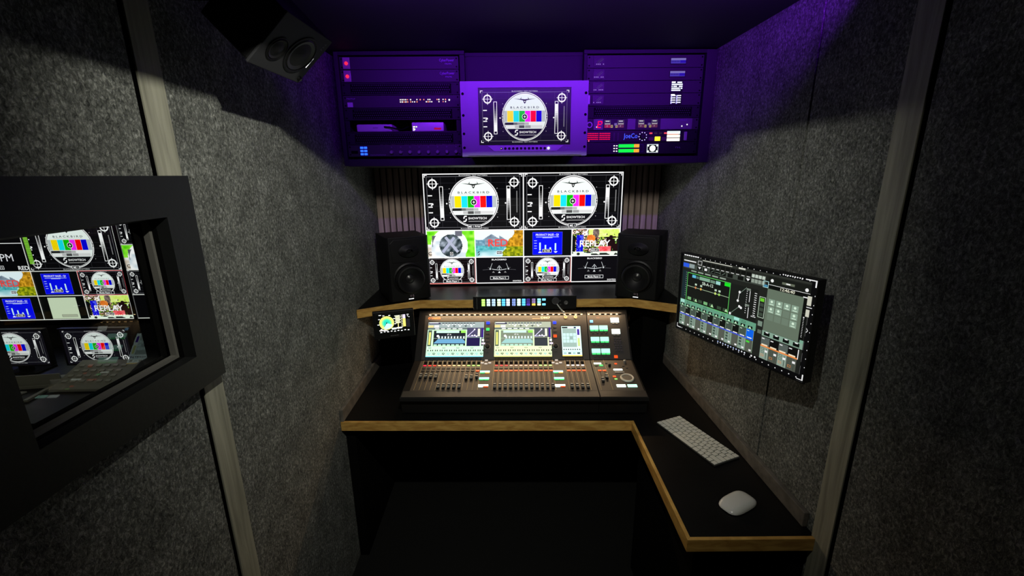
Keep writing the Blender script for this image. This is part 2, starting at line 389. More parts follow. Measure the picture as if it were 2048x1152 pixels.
def tally(c, t, x, y, small, L):
    h = .036 if not small else .062; w = len(t) * h * .72 + h * 1.1
    c.rect(x - w / 2, y - h, w, 2 * h, W1, L); c.rect(x - w / 2 + h * .18, y - h * .82, w - h * .36, h * 1.64, (.05, .06, .08), L + 1)
    c.text(t, x, y, h * .95, W1, L + 2)
def cell_dog(c, L=1):
    def fn(u, v):
        x = u * 1.778; n = vn(u * 14, v * 9, 3); g = mix((.30, .80, .02), (.72, 1.0, .35), n)
        if u < .22 and v > .5: g = mix((.75, .68, .60), (1, 1, 1), n)
        d = math.hypot((u - .47) / .38, (v - .55) / .62)
        if d < 1 or (v > .72 and .1 < u < .80): g = mix((.78, .84, .88), (1, 1, 1), vn(u * 9, v * 7, 5) * 1.5 if vn(u * 9, v * 7, 5) < .66 else 1)
        if .12 < u < .2 and .2 < v < .6 and d > .9: g = (.35, .37, .38)
        if u > .6 and v < .22 and u < .74: g = (.42, .42, .47)
        if math.hypot((u - .50) / .235, (v - .56) / .42) < 1: g = mix((.08, .13, .14), (.70, .74, .80), vn(u * 16 + v * 4, v * 11, 9) ** 1.3)
        return g
    c.grid(0, 0, 1.778, 1, 84, 47, fn, L)
    c.line(.58, .80, 1.02, .26, .10, (.68, .70, .80), L + 2); c.line(.70, .24, 1.14, .80, .10, (.70, .72, .80), L + 3)
    tally(c, 'X', .90, .86, True, L + 4)
    c.text('C', .11, .84, .14, (.03, .05, .02), L + 4)
def cell_red(c, L=1, dim=False):
    def fn(u, v):
        n = vn(u * 30, v * 20, 11); s = (.92, .98, 1.0)
        if v > .55: s = mix((.35, .68, .72), (.85, .95, .97), vn(u * 6, v * 8, 2) * 1.2 if v > .66 else 0)
        if v > .38 - .15 * vn(u * 8, 0, 4) and v <= .58 and u < .45: s = mix((.35, .52, .62), (.58, .75, .82), n)
        pk = .15 + abs(u - .34) * 1.1 - (.12 if u > .5 else 0)
        if pk < v < .62 and .2 < u < .78: s = mix((.38, .45, .52), (.62, .68, .74), vn(u * 10, v * 14, 6))
        if .60 < v < .75 and u < .6: s = mix((.20, .58, .62), (.45, .80, .82), n)
        if u > .80 - (v * .30) + .05 * vn(0, v * 12, 8): s = mix((.52, .36, .02), (.98, .72, .18), n) if v < .62 else mix((.30, .38, .02), (.78, .78, .10), n)
        return s
    c.grid(0, 0, 1.778, 1, 84, 47, fn, L)
    c.text('RED', .84, .47, .27, (.95, .28, .25), L + 3, w=.72)
    tally(c, 'RED', .88, .84, True, L + 4); s_logo(c, .12, .86, .07, K0, L + 4)
def cell_chart(c, L=1, bg=(.03, .04, .04)):
    c.rect(0, 0, 1.778, 1, bg, L); b = (.02, .05, .95)
    c.rect(.33, .10, 1.10, .84, b, L + 1); c.frame(.33, .10, 1.10, .84, .012, (.3, .3, .9), L + 2)
    c.text('PRODUCT SALES - Q1', .87, .20, .075, W1, L + 3, w=.84)
    c.rect(.46, .275, .84, .02, (.75, .8, 1), L + 3); c.rect(.70, .30, .36, .022, (.75, .8, 1), L + 3)
    for y in (.41, .50, .60, .69): c.rect(.39, y, .10, .02, (.75, .8, .95), L + 3)
    for x, y0, y1 in ((.58, .49, .78), (.78, .58, .86), (.96, .67, .86), (1.15, .52, .78)): c.rect(x, y0, .055, y1 - y0, (.82, .97, 1), L + 3)
    c.poly([(.54, .87), (.58, .82), (.64, .82), (.68, .87)], W1, L + 3); c.poly([(1.12, .82), (1.26, .82), (1.21, .87), (1.16, .87)], W1, L + 3)
    tally(c, 'SILVER', .865, .80, True, L + 5)
def cell_replay(c, L=1):
    pal = [(.90, .95, .85), (.05, .06, .05), (.85, .95, .35), (.35, .55, .20), (.05, .04, .06), (.25, .14, .10), (.04, .03, .04), (.95, .88, .80), (.75, .40, .25), (.04, .05, .05), (.98, .98, .95)]
    def fn(u, v):
        n = vn(u * 13, v * 9, 21) * .5 + vn(u * 34, v * 22, 22) * .5
        i = int(min(.999, max(0, (n - .2) * 1.7)) * len(pal)); s = pal[i]
        if v < .3 and .35 < u: s = mix((.80, .95, .30), (.98, .98, .75), n)
        if math.hypot((u - .50) / .07, (v - .16) / .18) < 1: s = mix((.10, .08, .08), (.75, .65, .60), n)
        if math.hypot((u - .40) / .09, (v - .36) / .14) < 1: s = mix((.85, .35, .10), (1, .7, .3), n)
        if .10 < u < .24 and .24 < v < .85: s = (.06, .05, .85) if n < .62 else (.3, .35, 1)
        if u < .08 and v > .25: s = (.04, .06, .06)
        if u > .72 and v > .2 and n > .45: s = (.12, .05, .06)
        if .55 < u < .82 and .66 < v < .84: s = mix((.9, .15, .2), (1, .6, .6), n)
        if v > .84: s = mix((.10, .12, .10), (.92, .98, .90), 1 if vn(u * 14, v * 22, 31) > .42 else 0)
        return s
    c.grid(0, 0, 1.778, 1, 92, 52, fn, L)
    c.text('REPLAY', .86, .54, .24, W1, L + 3, w=1.12); tally(c, 'REPLAY', .86, .80, True, L + 4)
def cell_jet(c, L=1, n=2):
    c.rect(0, 0, 1.778, 1, (.045, .04, .055), L); w = (.85, .87, .88); x = .87
    c.text('BLACKBIRD', x, .10, .055, W1, L + 2, w=.55)
    for k in (-1, 1):
        c.line(x, .50, x + k * .27, .46, .018, w, L + 2); c.line(x + k * .27, .46, x + k * .62, .49, .008, (.4, .4, .42), L + 2)
        c.line(x + k * .26, .24, x + k * .33, .42, .012, w, L + 2); c.disc(x + k * .34, .455, .03, w, L + 3, 8); c.line(x + k * .28, .42, x + k * .42, .40, .008, G5, L + 2)
        c.line(x, .33, x + k * .08, .44, .014, w, L + 2)
        c.poly([(x + k * .22 - .05, .60), (x + k * .22, .53), (x + k * .22 + .05, .60)], G5, L + 2)
    c.line(x, .38, x, .50, .02, w, L + 3); c.poly([(x - .05, .61), (x, .54), (x + .05, .61)], w, L + 2)
    tally(c, 'Media Player %d' % n, x, .80, True, L + 4); c.text('SHOWTECH', 1.53, .92, .05, W1, L + 3, w=.32)
def borders(c, W, H, lines, t=.0035, L=24):
    for x0, y0, x1, y1, col in lines: c.line(x0, y0, x1, y1, t, col, L)

# ================================================================== THE ROOM
XL, XR, ZC = -0.715, 0.885, 2.25
YB = 2.50
struct(bx(-3.9, 0.95, -1.2, 2.75, -0.05, 0.0).build('floor', FLOORM))
struct(bx(-3.9, 0.95, -1.2, 2.75, ZC, ZC + 0.05).build('ceiling', BLACKR))
m = MB()                                                # right wall: felt panels over a black liner, gaps between, black strip painting shade beside the batten
m.box(0.910, 0.95, -1.2, 2.75, 0, ZC, VOID)
m.box(XR, 0.910, 1.324, YB + 0.03, 0, ZC, FELT); m.box(XR, 0.910, 1.018, 1.315, 0, ZC, FELT); m.box(XR - .007, 0.910, -1.2, 0.937, 0, ZC, FELT); m.box(0.8805, 0.910, 0.9375, 0.9518, 0, ZC, VOID)
struct(m.build('wall_right'))
m = MB()                                                # left wall with the window opening
OY0, OY1, OZ0, OZ1 = 0.562, 0.895, 1.380, 1.684
XO = -0.762; XN = -0.709
m.box(XO, -0.740, 0.90, 2.75, 0, ZC, VOID); m.box(XO, -0.740, -1.2, 0.55, 0, ZC, VOID)
m.box(XO, -0.740, 0.55, 0.90, 0, OZ0 - .01, VOID); m.box(XO, -0.740, 0.55, 0.90, OZ1 + .01, ZC, VOID)
m.box(-0.740, XL, 1.002, YB + 0.03, 0, ZC, FELT)
m.box(-0.740, XN, -1.2, 0.55, 0, ZC, FELT); m.box(-0.740, XN, 0.90, 0.919, 0, ZC, FELT); m.box(-0.740, -0.7108, 0.9195, 0.9328, 0, ZC, VOID)  # thin black strip paints the shaded gap beside the batten
m.box(-0.740, XN, 0.55, 0.90, 0, OZ0 - .01, FELT); m.box(-0.740, XN, 0.55, 0.90, OZ1 + .01, ZC, FELT)
struct(m.build('wall_left'))
m = MB(); m.box(-0.74, 0.91, YB + .0, 2.75, 0, ZC, VOID)
x = -0.712
while x < 0.88:
    m.box(x, x + 0.0262, YB - 0.020, YB + 0.0, 0.741, 2.24, SLAT); x += 0.0347
struct(m.build('wall_back'))
struct(bx(-3.9, 0.95, -1.25, -1.2, 0, ZC).build('wall_rear', BLACKP))
struct(bx(-3.9, XO, 2.665, 2.75, 0, ZC).build('wall_next_room_back', BLACKR))
struct(bx(-3.95, -3.9, -1.2, 2.75, 0, ZC).build('wall_next_room_side', BLACKR))
struct(bx(-0.7395, -0.707, 0.933, 0.999, 0, ZC).build('trim_1', BATTEN, bevel=.0015))
struct(bx(0.877, 0.9095, 0.952, 1.017, 0, ZC).build('trim_2', BATTEN, bevel=.0015))
m = MB(); m.box(-0.7145, -0.700, 1.665, 2.478, 0.7405, 0.797)
struct(m.build('trim_3', TRIMM, bevel=.003))
m = MB(); m.box(0.868, 0.8845, 1.045, 2.478, 0.7405, 0.790)
struct(m.build('trim_4', TRIMM, bevel=.003))
# window in the left wall
win = bpy.data.objects.new('window_1', None); COL.objects.link(win); struct(win)
def ringbox(m, x0, x1, Y0, Y1, Z0, Z1, y0, y1, z0, z1, mat=None):
    m.box(x0, x1, Y0, y0, Z0, Z1, mat); m.box(x0, x1, y1, Y1, Z0, Z1, mat); m.box(x0, x1, y0, y1, Z0, z0, mat); m.box(x0, x1, y0, y1, z1, Z1, mat)
m = MB(); ringbox(m, -0.7060, -0.680, 0.478, 0.977, 1.304, 1.765, OY0, OY1, OZ0, OZ1)
struct(m.build('window_frame', BLACKP, win))
m = MB(); ringbox(m, -0.7615, -0.7062, OY0 - .0115, OY1 + .0045, OZ0 - .0095, OZ1 + .0095, OY0, OY1, OZ0, OZ1)
struct(m.build('window_lining', BLKM, win))
m = MB(); ringbox(m, -0.730, -0.717, OY0 + .0002, OY1 - .0002, OZ0 + .0002, OZ1 - .0002, OY0 + .007, OY1 - .007, OZ0 + .007, OZ1 - .007)
struct(m.build('glazing_bead', pmat('grey_bead', (0.17, 0.165, 0.15), .5), win))
m = MB(); m.box(-0.7375, -0.7335, OY0 + .0005, OY1 - .0005, OZ0 + .0005, OZ1 - .0005)
struct(m.build('window_pane', GLASS, win))

# ================================================================== THE DESK
DZ = 0.74
fr = [(-0.714, 1.662), (0.527, 1.620), (0.512, 1.008), (0.883, 1.001)]
desk = thing('corner_desk', 'black L-shaped corner desk edged in oak carrying the mixing console', 'desk', (0, 0, 0))
def inset(pts, d):
    """offset an open polyline to its left (towards the desk body)"""
    out = []
    for i, p in enumerate(pts):
        ns = []
        for a, b in ((i - 1, i), (i, i + 1)):
            if a >= 0 and b < len(pts):
                t = Vector((pts[b][0] - pts[a][0], pts[b][1] - pts[a][1])).normalized(); ns.append(Vector((-t.y, t.x)))
        n = ns[0] if len(ns) == 1 else (ns[0] + ns[1]) / (1 + ns[0].dot(ns[1]))
        out.append((p[0] + n.x * d, p[1] + n.y * d))
    return out
fi = inset(fr, 0.0115)
fi[0] = (-0.714, fi[0][1]); fi[3] = (0.883, fi[3][1])
m = MB(); m.prism(fi + [(0.883, 2.478), (-0.714, 2.478)], 0.700, DZ); m.build('worktop', LAM, desk)
for i in range(3):
    m = MB(); m.prism([fr[i], fr[i + 1], fi[i + 1], fi[i]], 0.699, DZ + .0008)
    m.build('edge_band', PLY, desk, bevel=.0012)
m = MB(); m.box(-0.712, -0.672, 1.70, 2.47, 0.001, 0.699); m.build('side_panel', BLKM, desk)
m = MB(); m.box(0.842, 0.882, 1.03, 2.47, 0.001, 0.699); m.build('side_panel', BLKM, desk)
m = MB(); m.box(-0.672, 0.842, 2.44, 2.47, 0.15, 0.699); m.build('back_panel', BLKM, desk)
m = MB(); m.box(0.56, 0.60, 1.06, 1.60, 0.001, 0.699); m.build('support_panel', BLKM, desk)
# raised shelf
SZ = 1.14
sf = [(-0.712, 1.988), (-0.437, 2.137), (0.638, 2.108), (0.882, 1.965)]
shelf = thing('monitor_shelf', 'raised black shelf with an oak front edge carrying the two desk loudspeakers', 'shelf')
si = inset(sf, 0.010); si[0] = (-0.712, si[0][1]); si[3] = (0.882, si[3][1])
m = MB(); m.prism(si + [(0.882, 2.478), (-0.712, 2.478)], SZ - .040, SZ); m.build('shelf_board', LAM, shelf)
for i in range(3):
    m = MB(); m.prism([sf[i], sf[i + 1], si[i + 1], si[i]], SZ - .041, SZ + .0008)
    m.build('edge_band', PLY, shelf, bevel=.001)
m = MB(); m.box(-0.698, -0.47, 2.27, 2.44, DZ + .001, SZ - .041); m.build('support_box', BLKM, shelf)
m = MB(); m.box(0.74, 0.866, 2.20, 2.44, DZ + .001, SZ - .041); m.build('support_box', BLKM, shelf)
# ================================================================== MAIN WALL SCREEN
def bezel(m, W, H, b, z0, z1, mat=None):
    m.box(-b, W + b, -b, 0, z0, z1, mat); m.box(-b, W + b, H, H + b, z0, z1, mat)
    m.box(-b, 0, 0, H, z0, z1, mat); m.box(W, W + b, 0, H, z0, z1, mat)
def screen(name, label, cat, loc, rot, W, H, b, depth, draw, mat, group=None, case=BLK, bulge=True):
    t = thing(name, label, cat, loc, rot, group)
    m = MB(); bezel(m, W, H, b, -.004, .002); m.build('bezel', case, t)
    m = MB(); m.box(-b + .0005, W + b - .0005, -b + .0005, H + b - .0005, -.004 - depth, -.0041)
    if bulge: m.box(W * .2, W * .8, H * .15, H * .7, -.004 - depth - .018, -.004 - depth)
    m.build('rear_case', case, t, bevel=.002)
    c = Cv(W, H); c.rect(0, 0, W, H, (.02, .02, .025), 0); draw(c, W, H); c.build('screen_panel', mat, t, (0, 0, -.0035))
    return t
PINK = (1, .55, .52)
def draw_main(c, W, H):
    h = H / 2; q = H / 4; k = W / 4
    for i, lb in enumerate(('ME 1 PVW', 'ME 1')):
        c.push(i * W / 2, 0, h); test_card(c, lb, 1); c.pop()
    for i, f in enumerate((cell_dog, cell_red, cell_chart, cell_replay)):
        c.push(i * k, h, q); f(c); c.pop()
    for i in range(4):
        c.push(i * k, h + q, q)
        if i % 2 == 0: test_card(c, 'Media Player 1', 1, True, bg=(.06, .03, .035))
        else: cell_jet(c, 1, 2)
        c.pop()
    w = W1; t = .0055
    for x0, y0, x1, y1 in ((0, .002, W, .002), (.002, 0, .002, H), (W - .002, 0, W - .002, H), (W / 2, 0, W / 2, H), (0, h, W, h), (0, h + q, W, h + q), (k, h, k, H), (3 * k, h, 3 * k, H)):
        c.line(x0, y0, x1, y1, t, w, 24)
    for i in range(4): c.line(i * k, H - .002, (i + 1) * k, H - .002, .005, PINK if i % 2 == 0 else w, 25)
    for i in (0, 2): c.line((i + 1) * k - .004, h + q, (i + 1) * k - .004, H, .002, PINK, 26)
TVW = 1.0965; TVH = TVW * 9 / 16
tv = screen('wall_screen', 'large wall screen split into ten video tiles above the mixing console', 'screen', (-0.4405, 2.435, 1.7685 - TVH), WALLROT, TVW, TVH, .006, .028, draw_main, TV_E, bulge=False)
m = MB(); m.box(.35, .75, .15, .45, -.046, -.0325); m.build('wall_bracket', BLKM, tv)
# ================================================================== EQUIPMENT RACK
YF = 1.95
rack = thing('equipment_rack', 'black wall-to-wall equipment rack hung under the ceiling above the wall screen', 'rack')
def part(name, mat, parent, *b, bevel=0, **k):
    m = MB()
    for q in b: m.box(*q)
    return m.build(name, mat, parent, bevel=bevel, **k)
part('side_panel', RACKD, rack, (-0.679, -0.663, YF - .012, 2.47, 1.802, 2.246), bevel=.001)
part('side_panel', RACKD, rack, (0.8395, 0.883, YF - .012, 2.47, 1.802, 2.246), bevel=.001)
part('divider', RACKM, rack, (-0.172, -0.152, YF - .012, 2.47, 1.831, 2.231), bevel=.001)
part('divider', RACKM, rack, (0.336, 0.349, YF - .012, 2.47, 1.831, 2.231), bevel=.001)
part('base_panel', RACKD, rack, (-0.663, 0.8395, YF - .012, 2.47, 1.800, 1.830), bevel=.002)
for q_ in ((-0.663, -0.152, YF - .012, 1.975, 2.2325, 2.246), (0.336, 0.8395, YF - .012, 1.975, 2.2325, 2.246), (-.152, .336, 1.972, 1.99, 2.2325, 2.246)): part('top_rail', RACKM, rack, q_)
part('blanking_panel', RACKM, rack, (-0.152, 0.336, 1.972, 1.978, 1.831, 2.2315))
UH, UP = 0.0468, 0.0487
ZT = 2.2285
_scr = []
def SCREW(t, loc):
    if not _scr:
        m = MB(); m.cyl((0, 0, 0), .0032, .0015, 10); _scr.append(m.build('rack_screw', BLKM, t, loc))
    else: cp(_scr[0], loc, t)
def unit(name, label, cat, x0, row, face=RACKM, depth=.26, w=.4826, h=UH, group=None, ears=True):
    z = ZT - row * UP - h
    t = thing(name, label, cat, (x0, YF, z), WALLROT, group)
    m = MB(); m.box(0, w, 0, h, -.003, 0); m.build('front_panel', face, t, bevel=.0006)
    if depth:
        m = MB(); m.box(.018, w - .018, .0012, h - .0012, -depth, -.0031); m.build('case', RACKD, t)
    if ears:
        for x in (.008, w - .008):
            for y in (.008, h - .008): SCREW(t, (x, y, 0))
    return t, h
XA, XB = -0.6605, 0.3515
for r_, lb in ((0, 'topmost rack UPS with a red light, top row of the left rack'), (1, 'rack UPS with a red light, second row of the left rack')):
    t, h = unit('power_supply', lb, 'rack unit', XA, r_, RFACE, group='twin rack power supplies')
    m = MB(); m.box(.013, .042, .002, h - .002, 0, .004); m.build('clear_cover', pmat('smoked_clear_plastic', (.35, .3, .35), .25), t, bevel=.002)
    m = MB(); m.lathe([(.0062, 0), (.0062, .003), (.004, .005)], 14); m.build('power_light', led('red_led', (1, .12, .22), 2.2), t, (.028, .022, .004))
    c = Cv(.07, .03); c.text('CyberPower', .035, .009, .0105, (.62, .55, .72), 1, w=.060, bold=False); c.marks(6, .042, .023, .0045, (.6, .55, .7), 1, w=.028); c.build('printed_logo', PRN, t, (.400, .012, .0004))
def vent(x0, r_, lb):
    t, h = unit('vent_panel', lb, 'rack unit', x0, r_, RACKM, depth=0, ears=True)
    t.children[0].name = 'front_panel'
    m = MB(); m.box(.034, .449, .005, h - .005, -.0005, .0012); m.build('mesh_field', BLKM, t)
    m = MB()
    for j in range(4):
        for i in range(46):
            m.cyl((.040 + i * .0088 + (j % 2) * .0044, .0095 + j * .0092, .001), .0028, .0009, 6)
    m.build('mesh_perforation', RACKD, t)
vent(XA, 2, 'perforated vent panel between the UPS pair and the network switch')
vent(XA, 4, 'perforated vent panel below the network switch')
vent(XA, 6, 'perforated vent panel above the eight-knob rack unit')
vent(XB, 4, 'perforated blank panel below the four display servers on the right')
t, h = unit('network_switch', 'rack network switch with a row of white port lights', 'rack unit', XA, 3, RFACE)
c = Cv(.22, .030)
random.seed(3)
for i, x in enumerate((0, 6, 12, 18, 24, 34, 40, 47, 55, 66, 78, 86, 92, 98, 104, 122, 128, 142, 150)):
    for j in (0, 1):
        if random.random() < .85: c.disc(.004 + x * .00125, .008 + j * .0085, .0021 + .0007 * random.random(), (1, .95, .88) if random.random() < .8 else (1, .55, .35), 1, 8)
c.disc(.207, .010, .0035, W1, 1, 8)
c.build('port_lights', LED_E, t, (.232, .008, .0006))
part('badge', pmat('lilac_badge', (.55, .5, .6), .5), t, (.016, .038, .003, .021, 0, .001))
c = Cv(.04, .01); c.marks(7, .02, .005, .005, (.6, .5, .7), 1, w=.036); c.build('printed_logo', PRN, t, (.013, .030, .0004))
# row 5: open shelf with two boxes
t = thing('rack_shelf', 'open rack shelf holding the silver computer and the white box', 'rack shelf', (XA, YF, ZT - 5 * UP - UH), WALLROT)
part('tray', RACKD, t, (.018, .4646, 0, .003, -.24, 0)); part('rack_ear', RACKM, t, (0, .0175, 0, UH, -.003, 0)); part('rack_ear', RACKM, t, (.4651, .4826, 0, UH, -.003, 0))
zs = ZT - 5 * UP - UH + .0031
t = thing('small_computer', 'silver slab computer lying on the rack shelf, left of the cable', 'computer', (-.618, YF + .004, zs), WALLROT)
m = MB(); m.box(0, .150, 0, .030, -.14, 0); m.build('case', pmat('pale_silver_case', (.55, .54, .56), .4), t, bevel=.006, seg=3, smooth=True)
m = MB(); m.box(.122, .136, .004, .026, 0, .0008); m.build('port_plate', WHT, t)
c = Cv(.04, .006); c.rect(.008, .002, .022, .0016, (.25, .2, .3), 0); c.build('printed_mark', PRN, t, (.06, .012, .0004))
t = thing('converter_box', 'white box with status lights and red label on the rack shelf', 'electronics box', (-.385, YF + .002, zs), WALLROT)
m = MB(); m.box(0, .135, 0, .036, -.14, 0); m.build('case', WHT, t, bevel=.004, seg=3, smooth=True)
c = Cv(.135, .036)
for x, y in ((.008, .018), (.012, .018), (.020, .018), (.008, .025), (.008, .031), (.012, .028)): c.disc(x, y, .0028, (.95, 1, .8), 1, 8)
c.build('status_light', LED_E, t, (0, 0, .0003)); c = Cv(.03, .008); c.rect(0, 0, .030, .008, (.85, .08, .2), 1); c.build('red_label', DIM_E, t, (.094, .006, .0003))
m = MB(); m.tube([(-.500, 1.947, 1.960), (-.475, 1.940, 1.958), (-.45, 1.942, 1.951), (-.425, 1.95, 1.949), (-.40, 1.965, 1.962)], .0028)
tag(m.build('black_cable', BLKM), 'thin black cable between the silver computer and the white box', 'cable')
t, h = unit('headphone_amplifier', 'bottom unit of the left rack with eight small knobs and blue lights', 'rack unit', XA, 7, pmat('near_black_face', (.03, .03, .032), .45))
kn = MB(); kn.lathe([(.0085, 0), (.0085, .006), (.0065, .014), (.006, .015)], 16); kn = kn.build('knob', pmat('grey_knob', (.22, .21, .23), .4), t, (.185, .016, 0), smooth=True)
for i in range(1, 8): cp(kn, (.185 + i * .0392, .016, 0), t)
kn.location = (.185, .016, 0)
for i in range(8):
    c = Cv(.02, .01); c.marks(2, .010, .005, .0045, (.5, .48, .55), 1, w=.006); c.build('printed_mark', PRN, t, (.175 + i * .0392, .032, .0004))
for i in range(2):
    for j in range(3): part('blue_button', led('blue_led', (.12, .30, 1), 4 if j else 3), t, (.052 + i * .016, .064 + i * .016, .006 + j * .013, .014 + j * .013, 0, .003))
c = Cv(.08, .01); c.marks(16, .04, .005, .0048, (.55, .55, .6), 1, w=.068); c.build('printed_logo', PRN, t, (.086, .001, .0004))
part('slot', BLKM, t, (.012, .040, .012, .024, 0, .001))
# right rack
for r_, lb in enumerate(('top display server of the right rack, lilac status screen', 'second display server of the right rack, lilac status screen', 'third display server of the right rack, bright white status screen', 'fourth display server of the right rack, white screen of stacked bars')):
    t, h = unit('video_converter', lb, 'rack unit', XB, r_, RFACE, group='display servers of the right rack')
    part('button_block', BLK, t, (.026, .072, .006, h - .006, 0, .003))
    c = Cv(.046, .036)
    for i in range(6):
        if (i + r_) % 4: c.rect(.003 + i * .007, .027, .004, .003, (.8, .7, .95), 1)
    c.line(.014, .022, .036, .006, .003, (.22, .18, .28), 1); c.line(.020, .024, .040, .010, .0015, (.35, .3, .4), 1)
    c.build('button_lights', DIM_E, t, (.026, .0055, .0034))
    w_, h_ = (.062, .020) if r_ < 2 else (.046, .038)
    part('display_bezel', BLK, t, (.343 - (.0 if r_ < 2 else -.010), .343 + w_ + .004 + (0 if r_ < 2 else .010), .020 - h_ / 2, .028 + h_ / 2 - .002, 0, .002))
    c = Cv(w_, h_)
    if r_ < 2:
        c.rect(0, 0, w_, h_, (.35, .28, .85), 0); c.rect(0, 0, w_, h_ * .38, (.62, .56, .92), 1); c.rect(w_ * .62, h_ * .38, w_ * .38, h_ * .5, (.2, .1, .85), 1)
        for i in range(5): c.rect(w_ * (.05 + i * .11), h_ * .5, w_ * .06, h_ * .25, (.2, .12, .6), 2)
    else:
        c.rect(0, 0, w_, h_, (.02, .02, .05), 0)
        for j in range(5 if r_ == 2 else 4):
            for i in range(6 if r_ == 2 else 2):
                if r_ == 2:
                    if random.random() < .85: c.rect(i * w_ / 6, h_ * (.02 + j * .2), w_ / 6 * (1 if random.random() < .7 else .6), h_ * .13, (.85, .87, 1), 1)
                else: c.rect(i * w_ / 2, h_ * (.1 + j * .23), w_ / 2.3, h_ * .10, (.9, .9, 1), 1); c.rect(i * w_ / 2, h_ * (.1 + j * .23), w_ * .12, h_ * .2, (.6, .58, .85), 1)
        c.rect(0, 0, w_ * .35, h_ * .12, W1, 2)
    c.build('status_screen', DIM_E if r_ < 2 else LED_E, t, (.345 + (0 if r_ < 2 else .010), .024 - h_ / 2, .0022))
    if r_ == 3: part('handle', pmat('lilac_handle', (.6, .55, .65), .4), t, (.004, .015, .006, h - .006, 0, .006), bevel=.002)
t, h = unit('talkback_panel', 'talkback panel with a red seven-segment digit and four button pairs', 'rack unit', XB, 5, RFACE)
m = MB(); m.lathe([(.0125, 0), (.0125, .004), (.0085, .004), (.0085, 0)], 24, cap=False); m.build('ring_knob', pmat('lilac_ring', (.6, .55, .62), .35), t, (.017, .022, 0))
part('module', pmat('mid_grey_module', (.14, .14, .15), .5), t, (.034, .074, .002, h - .002, 0, .003)); part('module', pmat('mid_grey_module', (.14, .14, .15), .5), t, (.178, .212, .002, h - .002, 0, .004))
part('module', pmat('mid_grey_module', (.14, .14, .15), .5), t, (.320, .455, .002, h - .002, 0, .002))
c = Cv(.03, .036)
for y in (.003, .015, .027): c.rect(.008 - y * .12, y, .014, .0038, (1, .02, .15), 1)
for x, y in ((.006, .004), (.021, .004), (.004, .017)): c.rect(x, y, .0035, .010, (1, .02, .15), 1)
c.disc(.001, .027, .0022, W1, 1, 8); c.build('digit_display', LED_E, t, (.046, .004, .0036))
for i, x in enumerate((0, .057, .144, .201)):
    c = Cv(.05, .036); ox_ = .081 + x - .012; x = .012
    c.frame(x, .001, .025, .012, .001, (.6, .55, .6), 1); c.rect(x + .004, .003, .017, .004, W1, 1); c.rect(x + .001, .013, .024, .005, (.8, .75, .78), 1)
    c.rect(x, .019, .026, .012, (.80, .18, .30) if i == 0 else (.48, .22, .38), 1); c.marks(1, x + .013, .025, .005, W1, 2, w=0.004)
    c.rect(x + (.027 if i % 2 == 0 else -.010), .020, .009, .011, (.85, .75, .5), 1); c.disc(x + (.0315 if i % 2 == 0 else -.0055), .0255, .002, K0, 2, 6)
    c.build('button_module', DIM_E, t, (ox_, .005, .0006))
for x in (.123, .267): part('lilac_key', led('lilac_key', (.55, .48, .68), .5), t, (x, x + .011, .019, .028, 0, .0015))
for q_ in ((.412, .014), (.434, .020)): c = Cv(.006, .006); c.disc(.003, .003, .0028, W1, 1, 8); c.build('status_light', LED_E, t, (q_[0] - .003, q_[1] - .003, .0026))
c = Cv(.06, .012); c.marks(4, .02, .004, .005, (.5, .45, .65), 1, w=.03); c.build('printed_logo', PRN, t, (.400, .030, .0026))
# JoeCo recorder
t, h = unit('multitrack_recorder', 'recorder with red meter dots, glowing blue logo and yellow button', 'rack unit', XB, 6, BLK)
c = Cv(.11, .036)
for g in (0, 1):
    for i in range(9):
        for j in range(4): c.disc(.004 + g * .051 + i * .0053, .004 + j * .0078, .0021, (1, .05, .22), 1, 6)
c.disc(.008, .034, .0028, (1, .4, .5), 1, 8); c.build('meter_dots', LED_E, t, (.008, .004, .0006))
c = Cv(.07, .03); c.text('JoeCo', .035, .014, .020, (.25, .35, 1), 1, w=.060, bold=False); c.build('glowing_logo', LED_E, t, (.160, .010, .0006))
m = MB(); m.lathe([(.012, 0), (.012, .008), (.010, .010)], 24); m.build('jog_dial', BLK, t, (.248, .0225, 0))
c = Cv(.042, .042)
for i in range(9): a = i * 2 * PI / 9 + .3; c.disc(.021 + .0165 * math.cos(a), .021 + .0165 * math.sin(a), .0021, (.75, .75, 1), 1, 8)
c.build('dial_lights', LED_E, t, (.227, .0015, .0006))
for i, k in enumerate(((.95, .3, .35), (.25, .2, .22), (.25, .2, .22), (.95, .3, .35))): part('button', led('btn_r%d' % (i % 3 == 0), k, 1.0 if i % 3 == 0 else .4), t, (.276 + i * .021, .288 + i * .021, .032, .038, 0, .002))
part('yellow_button', led('yellow_key', (1, .95, .15), 1.4), t, (.300, .323, .004, .021, 0, .004), bevel=.001); part('dark_button', pmat('brown_key', (.10, .07, .06), .4), t, (.274, .294, .005, .019, 0, .003)); part('dark_button', pmat('brown_key', (.10, .07, .06), .4), t, (.329, .349, .005, .019, 0, .003))
c = Cv(.058, .042)
for i, k in enumerate(((.85, .95, .98), (1, .95, .85), (1, .95, .90))): c.rect(0, .001 + i * .0145, .056, .0115, k, 1); c.rect(.006, .005 + i * .0145, .040, .0012, (.5, .55, .6), 2)
c.rect(.0, .0125, .05, .002, (.8, .4, .3), 1); c.build('label_buttons', LED_E, t, (.352, .002, .0006))
part('handle', pmat('purple_handle', (.3, .28, .34), .4), t, (.424, .436, .004, .040, 0, .008), bevel=.002)
part('slot', PANEL, t, (.122, .126, .006, .038, 0, .002)); part('slot', PANEL, t, (.139, .143, .006, .038, 0, .002))
